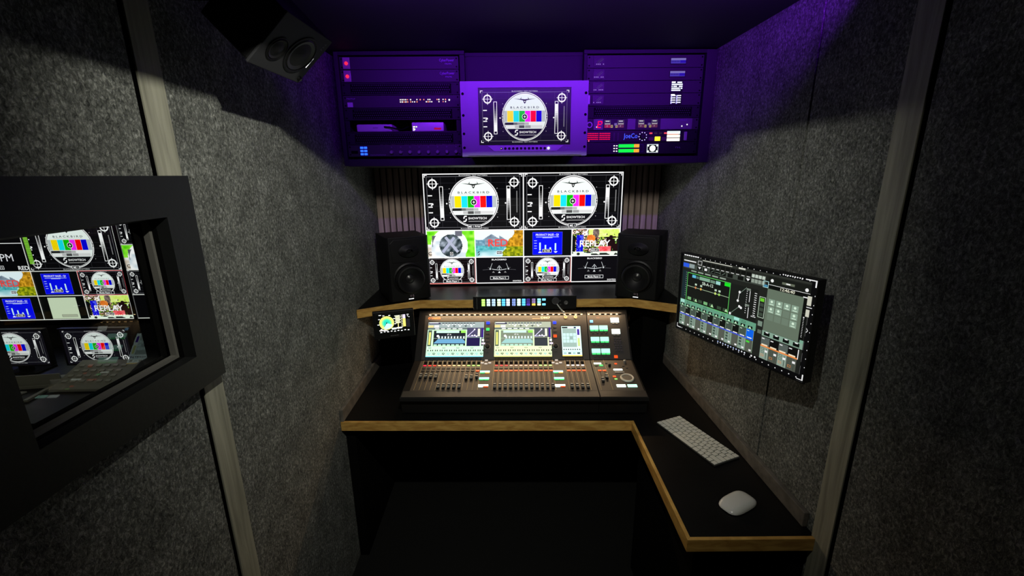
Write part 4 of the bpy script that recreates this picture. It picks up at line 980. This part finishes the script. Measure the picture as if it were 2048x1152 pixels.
# ================================================================== PUSH-BUTTON PANEL ON THE SHELF
bp_ = thing('button_panel', 'black rack panel of glowing push buttons in front of the wall screen', 'control panel', (-.161, 2.072, 1.106), (PI / 2, 0, R(-.6)))
m = MB(); m.box(0, .515, 0, .068, -.004, 0); m.build('front_panel', BLK, bp_, bevel=.001)
m = MB(); m.box(.012, .503, .0352, .067, -.140, -.0041); m.build('case', pmat('glossy_black_lid', (.02, .02, .022), .22), bp_, bevel=.0015)
bcols = [(0, .72, 1, .45), (0, .85, .95, .95), (0, .72, .85, .95), (1, .78, 1, .85), (2, .35, .75, 1), (0, .9, .95, 1), (0, .5, .6, .85), (1, .82, 1, .92), (2, .35, .75, 1), (0, .35, .25, .7), (0, .75, .65, .9), (1, .55, .88, .95), (2, .45, .80, 1)]
for i, px in enumerate((285, 370, 455, 545, 620, 695, 790, 875, 955, 1030, 1120, 1210, 1290)):
    x = (px - 115) / 1715 * .515
    for j in range(3):
        if i == 12 and j == 1: continue
        kd, r_, g_, b_ = bcols[i]
        if i == 10 and j == 2: r_, g_, b_ = 1, .85, .35
        if i == 3 and j > 0 or i == 11 and j == 2: r_, g_, b_ = .9, 1, .75
        m = MB(); m.box(-.0085, .0085, -.0052, .0052, 0, .003); nm = 'panel_key_%d_%d' % (i, j)
        key_ = m.build('push_button', led(nm, (r_, g_, b_), 1.7 if i not in (9, 10) or j == 2 else .8), bp_, (x, .0505 - j * .0125, 0), bevel=.0012)
        if i in (1, 2, 5, 6, 9, 10):
            c = Cv(.017, .0104)
            for q in range(3): c.rect(.001 + (q % 2) * .004, .0012 + q * .003, .007 + (i + j + q) % 3 * .0025, .0012, (.05, .08, .25), 0)
            c.build('button_legend', PRN, key_, (-.0085, -.0052, .0033))
for i, x in enumerate((.018,)): part('trim_line', pmat('grey_edge', (.12, .13, .12), .4), bp_, (x, x + .002, .004, .062, 0, .0008))
m = MB()
m.lathe([(.010, 0), (.010, .003), (.0065, .003), (.0065, .0005)], 20, (.463, .033, 0)); m.build('audio_socket', SILV, bp_)
for q_ in ((.436, .024, 0), (.434, .043, 0)): m = MB(); m.lathe([(.004, 0), (.004, .004)], 12, q_); m.build('socket', pmat('dull_metal', (.2, .2, .2), .35, metal=.8), bp_)
mic = thing('gooseneck_microphone', 'short gooseneck microphone with a round black head in front of the button panel', 'microphone', (.249, 2.066, 1.151), (PI / 2, 0, 0))
m = MB(); m.lathe([(.0165, 0), (.0185, .003), (.0185, .009), (.0150, .012)], 28); m.build('microphone_head', pmat('grey_mesh_head', (.05, .05, .055), .4), mic, smooth=True)
m = MB(); m.tube([(.006, -.014, .008), (.016, -.028, .010), (.030, -.046, .014), (.040, -.057, .016)], .0030); m.build('stem', WHT, mic, smooth=True)
m = MB(); m.lathe([(.0045, -.004), (.0045, .004)], 12, (.041, -.058, .014)); m.build('stem_tip', WHT, mic)

# ================================================================== RIGHT-HAND MONITOR
def draw_remote(c, W, H):
    """u, v are fractions of the picture"""
    def r(u0, v0, u1, v1, col, L): c.rect(u0 * W, v0 * H, (u1 - u0) * W, (v1 - v0) * H, col, L)
    def fr(u0, v0, u1, v1, t, col, L): c.frame(u0 * W, v0 * H, (u1 - u0) * W, (v1 - v0) * H, t, col, L)
    g = (.24, .26, .23); pale = (.50, .58, .52); mint = (.50, .70, .60); dk = (.05, .055, .05)
    r(0, 0, 1, 1, (.045, .045, .05), 0)
    for i in range(22): c.disc((.05 + i * .043) * W, .018 * H, .0014, W1, 1, 6); c.disc((.05 + i * .043) * W, .978 * H, .0017, W1, 1, 8)
    for i in range(9): c.disc(.992 * W, (.15 + i * .088) * H, .0016, W1, 1, 8)
    for i in range(11): c.disc((.395 + i * .0215) * W, .957 * H, .0027, mix((.6, .7, .95), W1, h2(i, 3)), 2, 8)
    c.disc(.66 * W, .957 * H, .003, W1, 2, 8); c.disc(.685 * W, .957 * H, .003, W1, 2, 8)
    for i in range(7): r(.02 + i * .021, .008, .036 + i * .021, .022, W1, 2)
    for i in range(9): c.disc((.80 + i * .014) * W, .010 * H, .0021, W1, 2, 8)
    r(.93, .004, .99, .014, W1, 2); r(.985, .004, .993, .07, W1, 2); r(.955, .985, .992, .992, W1, 2); r(.985, .93, .992, .992, W1, 2)
    r(0, .93, .004, .985, W1, 2); r(0, .975, .04, .985, W1, 2)
    r(.012, .03, .70, .94, (.13, .14, .125), 2); r(.012, .03, .966, .05, (.20, .21, .19), 3); r(.70, .05, .966, .94, (.13, .14, .125), 2)
    r(.20, .035, .45, .045, (.8, .8, .75), 4); r(.50, .030, .55, .048, (.9, .9, .85), 4)
    r(.02, .055, .70, .12, (.17, .18, .16), 3); r(.022, .075, .14, .088, W1, 4); fr(.158, .055, .195, .105, .0012, W1, 5)
    for i in range(10): r(.20 + i * .04, .06, .236 + i * .04, .10, dk, 4); r(.205 + i * .04, .108, .228 + i * .04, .114, W1, 5)
    r(.02, .12, .70, .175, (.27, .30, .27), 4); r(.018, .115, .075, .165, (.18, .38, .95), 5); r(.078, .115, .128, .165, (.60, .66, .66), 5)
    for i, u in enumerate((.155, .21, .27, .315, .365, .42, .50, .555)): r(u, .124, u + .042, .168, dk, 5)
    c.poly([(.163 * W, .130 * H), (.190 * W, .130 * H), (.176 * W, .158 * H)], W1, 6); c.line(.28 * W, .16 * H, .305 * W, .132 * H, .0012, pale, 6); c.line(.32 * W, .146 * H, .36 * W, .146 * H, .0012, pale, 6); c.line(.375 * W, .16 * H, .40 * W, .132 * H, .0012, pale, 6); c.poly([(.562 * W, .130 * H), (.59 * W, .130 * H), (.576 * W, .158 * H)], W1, 6); r(.222, .130, .245, .158, W1, 6)
    for i in range(4):
        r(.60 + i * .024, .07, .62 + i * .024, .105, (.8, .85, .8), 5); r(.60 + i * .024, .12, .62 + i * .024, .16, (.6, .65, .6), 5)
    fr(.683, .112, .718, .18, .0014, (.8, 1, 1), 6); r(.69, .15, .712, .172, (.3, .6, .75), 6)
    for i in range(5): r(.10 + i * .065, .19, .15 + i * .065, .206, (.62, .68, .62), 4)
    r(.02, .21, .066, .57, (.10, .17, .20), 3)
    for i in range(12): r(.052, .23 + i * .027, .060, .234 + i * .027, (.7, .8, .7), 4)
    r(.07, .23, .45, .59, (.07, .08, .07), 4); fr(.068, .226, .452, .594, .0018, (.42, .92, .42), 5)
    r(.115, .245, .15, .28, (.40, .78, .92), 6); r(.155, .25, .18, .28, (.35, .5, .45), 6); r(.185, .245, .28, .285, (.55, .72, .62), 6); r(.285, .25, .325, .285, (.45, .58, .5), 6); r(.332, .245, .37, .285, (.65, .88, .85), 6); r(.405, .236, .448, .275, (.10, .95, .15), 7)
    c.text('SB-A-12', .262 * W, .318 * H, .0105, (.85, .92, .85), 6, w=.100 * W)
    r(.072, .395, .448, .400, (.75, .85, .7), 6)
    for u, k in ((.155, (.85, .55, .35)), (.205, (.95, .75, .35)), (.335, (.85, .95, .5)), (.368, (.65, .9, .4))): c.disc(u * W, .397 * H, .0042, k, 7, 12); r(u - .008, .345, u + .010, .368, (.8, .9, .8), 7)
    for i, u in enumerate((.085, .14, .19, .24, .29, .36, .41)): r(u, .535, u + .035, .572, (.50, .75, .50) if i in (0, 3) else (.22, .30, .22), 6)
    for u in (.155, .305, .425): c.poly([(u * W, .572 * H), ((u + .012) * W, .535 * H), ((u + .026) * W, .572 * H)], (.75, .95, .7), 7)
    r(.455, .225, .66, .58, (.10, .11, .10), 4)
    c.line(.47 * W, .57 * H, .535 * W, .46 * H, .0015, pale, 6); c.line(.535 * W, .30 * H, .575 * W, .23 * H, .0015, pale, 6); c.line(.525 * W, .30 * H, .52 * W, .40 * H, .0015, W1, 6)
    for u, v in ((.527, .30), (.519, .40), (.535, .46), (.548, .47), (.47, .57)): c.disc(u * W, v * H, .0042, W1, 7, 10)
    for v in (.235, .41): r(.575, v, .605, v + .022, (.5, .55, .5), 6)
    for u in (.578, .635):
        for i in range(11): r(u, .265 + i * .024, u + (.006 if u < .6 else .016), .272 + i * .024, W1, 6)
    r(.600, .26, .604, .38, W1, 6); r(.600, .44, .604, .56, W1, 6)
    for i in range(3): r(.625 + i * .012, .52, .633 + i * .012, .53, W1, 6)
    fr(.670, .285, .712, .51, .0014, (.85, .95, .85), 5)
    for i in range(4): r(.677, .30 + i * .052, .703, .335 + i * .052, (.45, .85, .20) if i == 0 else (.25, .3, .25), 6)
    r(.678, .545, .708, .60, pale, 5); r(.682, .64, .708, .68, (.4, .45, .4), 5)
    # right window
    r(.716, .06, .966, .14, (.10, .11, .095), 4); r(.80, .085, .875, .108, (.42, .45, .38), 5); r(.825, .090, .85, .102, W1, 6); c.disc(.738 * W, .095 * H, .005, W1, 5, 8); c.disc(.945 * W, .11 * H, .005, W1, 5, 8)
    r(.716, .138, .966, .142, W1, 5); r(.716, .142, .966, .182, dk, 4); c.text('12:46:40', .838 * W, .160 * H, .0085, (.95, .95, .85), 6, w=.086 * W)
    r(.716, .183, .935, .628, (.42, .48, .41), 4)
    for j in range(3):
        for i in range(4):
            lit = (j == 0) or (j == 1 and i != 2) or (j == 2 and i == 3)
            r(.732 + i * .0475, .285 + j * .078, .772 + i * .0475, .352 + j * .078, (.58, .68, .60) if lit else (.46, .53, .46), 5)
            if lit: c.disc((.752 + i * .0475) * W, (.310 + j * .078) * H, .0038, (.9, 1, .9), 6, 8); r(.740 + i * .0475, .335 + j * .078, .765 + i * .0475, .342 + j * .078, (.9, 1, .9), 6)
    r(.936, .188, .962, .33, dk, 5); r(.930, .176, .962, .186, W1, 6); r(.936, .34, .962, .60, dk, 5); c.disc(.949 * W, .375 * H, .002, W1, 6, 8)
    for i in range(12): r(.946, .39 + i * .016, .952, .394 + i * .016, W1, 6)
    r(.945, .60, .966, .63, mint, 6)
    r(.714, .630, .966, .690, (.55, .68, .60), 5)
    for i in range(4): r(.727 + i * .061, .642, .765 + i * .061, .680, (.04, .06, .05), 6); r(.738 + i * .061, .640, .755 + i * .061, .650, W1, 7)
    for i in range(4):
        u = .714 + i * .058; a = (.36, .40, .38) if i % 2 == 0 else (.05, .05, .05)
        r(u, .70, u + .056, .79, a, 5); r(u + .004, .712, u + .022, .722, W1, 6); r(u + .006, .775, u + .046, .790, (1, .93, .8), 6)
        r(u, .79, u + .058, .805, (.98, .58, .28), 6); r(u, .805, u + .056, .938, (.58, .66, .60) if i % 2 == 0 else (.34, .36, .32), 5)
        for q in range(3): fr(u + .008, .815 + q * .036, u + .027, .838 + q * .036, .0009, (.95, .55, .2) if q == 2 else (.2, .28, .22), 6)
        r(u + .040, .82, u + .044, .93, (.25, .3, .26), 6); r(u + .033, .835, u + .050, .858, W1, 7)
    r(.945, .70, .950, .80, W1, 6)
    # channel strips on the left
    r(.014, .588, .668, .668, (.42, .66, .54), 5); r(.018, .592, .058, .635, (.68, .92, .85), 6); r(.505, .592, .545, .625, (.68, .95, .90), 6)
    for i in range(12):
        u = .018 + i * .0535
        r(u + .006, .636, u + .040, .666, (.05, .09, .07), 6); c.poly([((u + .012) * W, .664 * H), ((u + .022) * W, .640 * H), ((u + .032) * W, .664 * H)], (.85, 1, .85), 7)
        if i % 3 == 1: fr(u + .012, .602, u + .040, .622, .001, (.12, .25, .2), 7)
        a = (.28, .34, .30) if i % 2 == 0 else (.06, .07, .06)
        if i == 11: a = (.05, .42, .98)
        r(u, .675, u + .0515, .775, a, 5); r(u + .005, .688, u + .020, .696, (.85, .95, .85), 6); r(u + .008, .762, u + .042, .773, W1, 6)
        r(u, .776, u + .0535, .789, (.28, .36, .92) if i < 11 else (.05, .42, .98), 6)
        r(u, .790, u + .0515, .93, (.55, .64, .58) if i % 2 == 0 else (.36, .38, .34), 5)
        if i % 2 == 0:
            for q in range(3): r(u + .006, .80 + q * .034, u + .024, .822 + q * .034, (.25, .32, .28), 6)
        r(u + .038, .81, u + .040, .92, (.3, .35, .3), 6); r(u + .030, .895, u + .046, .915, W1, 7)
        r(u + .0515, .67, u + .0535, .93, (.62, .75, .62), 6)
    r(.612, .805, .636, .825, (.3, .9, .25), 8); r(.014, .666, .668, .671, (.55, .8, .6), 7)
    r(.955, .16, .978, .25, (.85, .85, .78), 8); r(.955, .29, .975, .36, (.85, .85, .78), 8); r(.955, .265, .985, .272, W1, 8)
    for v in (.35, .46, .6, .72, .85): r(.968, v, .9705, v + .09, (.35, .35, .35), 4)
    c.line(.972 * W, .47 * H, .980 * W, .49 * H, .0015, W1, 5); c.line(.980 * W, .49 * H, .972 * W, .51 * H, .0015, W1, 5)
mo = screen('desk_monitor', 'angled monitor on the right wall showing the console remote software', 'monitor', (0, 0, 0), (0, 0, 0), .498, .280, .003, .024, draw_remote, attr_mat('remote_picture', .85))
mo.matrix_world = Matrix.Translation((.638, 1.518, 1.201)) @ Matrix.Rotation(R(-71.6), 4, 'Z') @ Matrix.Rotation(PI / 2, 4, 'X') @ Matrix.Rotation(R(1.15), 4, 'Z')
m = MB(); m.box(.30, .38, .09, .17, -.062, -.0465); m.box(.325, .355, .115, .145, -.115, -.062); m.build('wall_arm', BLKM, mo)

# ================================================================== KEYBOARD AND MOUSE
kbd = thing('keyboard', 'slim white wireless keyboard lying on the right wing of the desk', 'keyboard', (.7405, 1.4865, DZ + .001), (0, 0, R(-68.4)))
KW, KH = .306, .124
m = MB(); m.prism([(-KW / 2, -KH / 2), (KW / 2, -KH / 2), (KW / 2, KH / 2), (-KW / 2, KH / 2)], 0, .0050); m.build('case', pmat('grey_tray', (.05, .05, .048), .5), kbd, bevel=.002)
P = KH / 6.0
rows = [[1] * 14, [1] * 13 + [1.5], [1.5] + [1] * 13, [1.8] + [1] * 11 + [1.75], [2.3] + [1] * 10 + [2.3], [1, 1, 1, 1.25, 5, 1.25, 1, 1, 1, 1]]
KM = {}
for j, rw in enumerate(rows):
    tot = sum(rw); x = -KW / 2 + .0015; sc = (KW - .003) / tot
    for wd in rw:
        ww = wd * sc - .0030; kk = round(ww, 4)
        if kk not in KM:
            m = MB(); m.box(-ww / 2, ww / 2, -P / 2 + .0016, P / 2 - .0016, 0, .0032); k = m.build('key', KEYW, kbd, bevel=.0008, seg=1); KM[kk] = k
        else: k = cp(KM[kk], parent=kbd)
        k.location = (x + wd * sc / 2, KH / 2 - (j + .5) * P, .0051); x += wd * sc
mse = thing('computer_mouse', 'white glossy computer mouse near the front end of the right desk wing', 'mouse', (.727, 1.142, DZ + .001), (0, 0, R(-63)))
m = MB(); L_, W_ = .063, .037; NU, NV = 28, 9; ring = []
def sup(a, p): return math.copysign(abs(a) ** p, a)
for j in range(NV + 1):
    t_ = j / NV * PI / 2; rr = math.cos(t_) ** .45; zz = math.sin(t_)
    ring.append([(W_ * rr * sup(math.cos(2 * PI * i / NU), .62), L_ * rr * sup(math.sin(2 * PI * i / NU), .62), .0025 + zz * .018 * (1 - .35 * (rr * math.sin(2 * PI * i / NU)) ** 2)) for i in range(NU)])
vs = [p for q in ring for p in q]; fs = []
for j in range(NV):
    for i in range(NU): fs.append((j * NU + i, j * NU + (i + 1) % NU, (j + 1) * NU + (i + 1) % NU, (j + 1) * NU + i))
fs.append(tuple(range(NU))[::-1]); fs.append(tuple(range(NV * NU, NV * NU + NU))); m.add(vs, fs)
m.build('shell', pmat('glossy_white', (.80, .81, .77), .22, coat=.5), mse, smooth=True)
m = MB(); m.prism([(W_ * .9 * sup(math.cos(2 * PI * i / NU), .62), L_ * .92 * sup(math.sin(2 * PI * i / NU), .62)) for i in range(NU)], 0, .0024); m.build('base', SILV, mse)
m = MB(); m.box(-.018, .018, -.004, .004, 0, .0012); m.build('rear_label', pmat('pale_label', (.75, .76, .72), .5), mse, (0, -.046, .0135), (R(28), 0, 0), bevel=.0005)

# ================================================================== OVERHEAD LOUDSPEAKER
hs = thing('ceiling_speaker', 'small dark loudspeaker tilted on a bracket high on the left wall', 'loudspeaker')
# corners of the baffle in metres: top-left, top-right, bottom-right, bottom-left
q0, q1, q2, q3 = Vector((-.534, 1.009, 1.994)), Vector((-.434, 1.003, 2.086)), Vector((-.421, 1.207, 2.083)), Vector((-.520, 1.212, 1.991))
ax = ((q1 - q0) + (q2 - q3)).normalized(); ay = ((q0 - q3) + (q1 - q2)); ay = (ay - ax * ay.dot(ax)).normalized(); az = ax.cross(ay)
hs.matrix_world = Matrix.Translation((q0 + q1 + q2 + q3) / 4) @ Matrix((ax, ay, az)).transposed().to_4x4()
sw, sh = .136, .204
GRYF = pmat('dark_grey_baffle', (.028, .028, .031), .6, spec=.15)
m = MB(); m.prism([(-sw / 2, -sh / 2), (sw / 2, -sh / 2), (sw / 2, sh / 2), (-sw / 2, sh / 2)], -.006, 0); m.build('baffle', GRYF, hs, bevel=.002)
m = MB(); m.box(-sw / 2 + .002, sw / 2 - .002, -sh / 2 + .002, sh / 2 - .002, -.130, -.0061); m.build('cabinet', CAB, hs, bevel=.004)
def driver(y, x, r, nm):
    m = MB(); m.lathe([(r, 0), (r * 1.0, .0018), (r * .93, .0025), (r * .86, .0008)], 40, cap=False); m.build(nm + '_ring', CAB, hs, (x, y, 0), smooth=True)
    m = MB(); m.lathe([(r * .86, .0008), (r * .80, .003), (r * .72, .002), (r * .62, .0006)], 40, cap=False); m.build(nm + '_surround', BLK, hs, (x, y, 0), smooth=True)
    m = MB(); m.lathe([(r * .64, .0007), (r * .40, .0022), (r * .2, .005), (.0005, .006)], 32); m.build(nm + '_cone', pmat('dull_cone', (.006, .006, .007), .6, spec=.2), hs, (x, y, 0), smooth=True)
driver(.053, -.012, .030, 'tweeter'); driver(-.030, 0, .050, 'woofer')
c = Cv(.03, .012); c.marks(3, .015, .006, .008, (.42, .42, .42), 1, w=.024); c.build('printed_logo', PRN, hs, (.032, -.090, .0004))
c = Cv(.030, .004); c.rect(0, 0, .030, .0028, W1, 0); c.build('status_light', LED_E, hs, (-.022, -.084, .0004))
m = MB(); m.lathe([(.006, 0), (.006, .004), (.004, .006)], 16); m.build('knob', BLK, hs, (-.055, -.090, 0))
hb = hs.matrix_world @ Vector((0, 0, -.130))
br = MB(); iv = hs.matrix_world.inverted()
br.tube([iv @ Vector(p) for p in ((hb.x, hb.y, hb.z), (hb.x - .03, hb.y, hb.z + .018), (-.700, hb.y, hb.z + .02))], .009)
br.build('wall_bracket', BLKM, hs)
# ceiling fittings and added light cut-off plates (above the picture)
t = thing('ceiling_spotlight', 'small black ceiling spotlight over the operator position', 'ceiling light', (0, .46, ZC))
m = MB(); m.lathe([(.022, 0), (.022, -.030)], 28); m.build('mount', BLKM, t)
m = MB(); m.box(-.306, .306, .440, .446, -.176, 0); m.box(-.306, -.300, -.10, .440, -.156, 0); m.box(.300, .306, -.10, .440, -.156, 0); m.build('added_light_cutoff', BLKM, t)  # unseen plates added to keep the spot's light off the upper walls
t = thing('purple_light_bar', 'slim purple light bar across the ceiling in front of the rack', 'ceiling light', (.185, 1.085, ZC))
m = MB(); m.box(-.645, .645, -.012, .010, -.040, 0); m.build('housing', BLKM, t)

# ================================================================== THE NEXT ROOM, THROUGH THE WINDOW
def draw_next(c, W, H):
    k = W / 4; q = H / 4
    c.rect(0, 0, W, H, (.02, .02, .025), 0)
    c.push(W / 2, 0, H / 2); test_card(c, 'ME 1', 1, meter=True); c.pop()
    c.push(0, 0, H / 2); c.rect(0, 0, 1.778, 1, (.02, .02, .025), 1); c.text('12:46 PM', 1.15, .72, .15, (.9, .9, .92), 2, bold=False); c.text('RED', 1.66, .93, .08, W1, 2, w=.2); c.rect(0, .44, 1.778, .012, W1, 2); tally(c, 'ME 2', 1.30, .33, False, 3); tally(c, 'ME 2', 1.22, .92, False, 3); c.pop()
    for i, f in ((0, cell_jet), (1, cell_red), (2, cell_chart), (3, None)):
        c.push(i * k, H / 2, q)
        if f: f(c)
        else: test_card(c, 'Media Player 1', 1, True)
        c.pop()
    for i, f in ((0, cell_chart), (1, cell_chart), (2, None), (3, cell_replay)):
        c.push(i * k, H * .75, q)
        if f: f(c)
        else:
            c.rect(0, 0, 1.778, 1, (.03, .04, .035), 1); c.rect(.33, .08, 1.1, .88, (.80, .86, .74), 2); c.rect(.72, .78, .62, .11, (.55, .58, .5), 3); c.rect(.74, .80, .58, .07, (.68, .71, .62), 4)
        c.pop()
    w = (.92, .93, .90)
    for x0, y0, x1, y1 in ((0, H / 2, W, H / 2), (0, H * .75, W, H * .75), (0, H - .002, W, H - .002), (W / 2, 0, W / 2, H), (W - .002, 0, W - .002, H / 2), (k, H / 2, k, H), (3 * k, H / 2, 3 * k, H), (0, .002, W, .002)): c.line(x0, y0, x1, y1, .0045, w, 26)
    c.frame(3 * k, H / 2, k, q, .003, (.9, .25, .3), 27); c.line(W - .002, H * .75, W - .002, H, .0045, w, 26)
def draw_next2(c, W, H):
    k = W / 4; q = H / 4
    c.rect(0, 0, W, H, (.02, .02, .025), 0)
    for i in range(2):
        c.push(i * W / 2, 0, H / 2 * .5); test_card(c, 'ME 1', 1); c.pop()
    for i in range(4):
        c.push(i * k, H * .25, q); (cell_dog, cell_red, cell_chart, cell_replay)[i](c); c.pop()
        c.push(i * k, H * .5, q); test_card(c, 'Media Player 1', 1, True); c.pop()
        c.push(i * k, H * .75, q); c.rect(0, 0, 1.778, 1, (.02, .02, .03), 1); c.line(.55, .1, .62, .95, .04, (.2, .25, .9), 3); c.pop()
    for y in (.25, .5, .75, .995): c.line(0, H * y, W, H * y, .0045, (.9, .9, .88), 26)
    for x in (.002, k): c.line(x, 0, x, H, .004, (.9, .9, .88) if x > .01 else (.4, .4, .4), 26)
NE = attr_mat('next_room_picture', .95)
NW = 1.0965
n1 = screen('wall_screen', 'tiled wall screen in the next room seen whole through the window', 'screen', (-2.308 - NW, 2.60, .918), WALLROT, NW, NW * 9 / 16, .006, .028, draw_next, NE, bulge=False)
n2 = screen('wall_screen', 'next room wall screen cut off by the right side of the window', 'screen', (-2.285, 2.60, .918), WALLROT, NW, NW * 9 / 16, .006, .028, draw_next2, NE, bulge=False)
for s_ in (n1, n2):
    m = MB(); m.box(.35, .75, .2, .45, -.0645, -.0325); m.build('wall_bracket', BLKM, s_)
nd = thing('control_desk', 'black control desk in the next room under its two wall screens', 'desk', (0, 0, 0))
m = MB(); m.box(-3.3, -1.0, 1.70, 2.60, .70, DZ); m.build('worktop', LAM, nd, bevel=.002)
for x in (-3.28, -1.06): m = MB(); m.box(x, x + .04, 1.75, 2.58, .001, .699); m.build('side_panel', BLACKP, nd)
def small_mon(label, x):
    t = screen('preview_monitor', label, 'monitor', (x, 2.20, .795), WALLROT, .350, .197, .006, .02, draw_card(), attr_mat('preview_picture', .75), group='preview monitors in the next room', bulge=False)
    m = MB(); m.box(.14, .21, -.054, .08, -.040, -.0245); m.build('stand_neck', BLKM, t); m = MB(); m.box(.09, .26, -.0545, -.046, -.11, -.0); m.build('stand_base', BLKM, t)
small_mon('right-hand small monitor with the test card, next room desk', -2.362); small_mon('left-hand small monitor with the test card, next room desk', -2.800)
kp = thing('keypad_console', 'sloping grey keypad on the next room desk below the small monitor', 'control panel', (-2.165, 1.985, DZ + .001), (0, 0, R(0)))
m = MB(); m.prism([(0, 0), (.20, 0), (.20, .085), (.0, .015)], -.10, .22, axis='x'); m.build('body', OLIVE, kp, bevel=.003)
b0 = MB(); b0.box(-.012, .012, -.007, .007, 0, .005); sl = math.atan2(.07, .20); b0 = b0.build('key', pmat('lit_pale_key', (.5, .5, .42), .4), kp, rot=(sl, 0, 0)); n_ = 0
for j in range(4):
    for i in range(6):
        k = b0 if n_ == 0 else cp(b0, parent=kp); n_ += 1
        y = .05 + j * .035; k.location = (-.06 + i * .043, y, .0155 + y * .35)
rl = thing('tape_roll', 'pale round roll standing left of the grey keypad, next room desk', 'roll', (-2.31, 2.09, DZ + .001))
m = MB(); m.lathe([(.036, 0), (.036, .028), (.034, .030)], 28); m.build('roll_body', PAPER, rl, smooth=True)
ts = thing('document_stand', 'pale document stand with papers on the next room desk, left of the roll', 'stand', (-2.44, 2.02, DZ + .001), (0, 0, R(8)))
m = MB(); m.box(-.17, .17, .0, .012, .0, .012); m.box(.13, .15, -.15, .0, 0, .010); m.box(-.17, .16, .03, .036, 0, .06); m.build('stand_frame', OLIVE, ts)
m = MB(); m.prism([(-.10, -.11), (.02, -.13), (.06, -.04), (-.06, -.02)], .0, .006); m.build('paper', PAPER, ts)
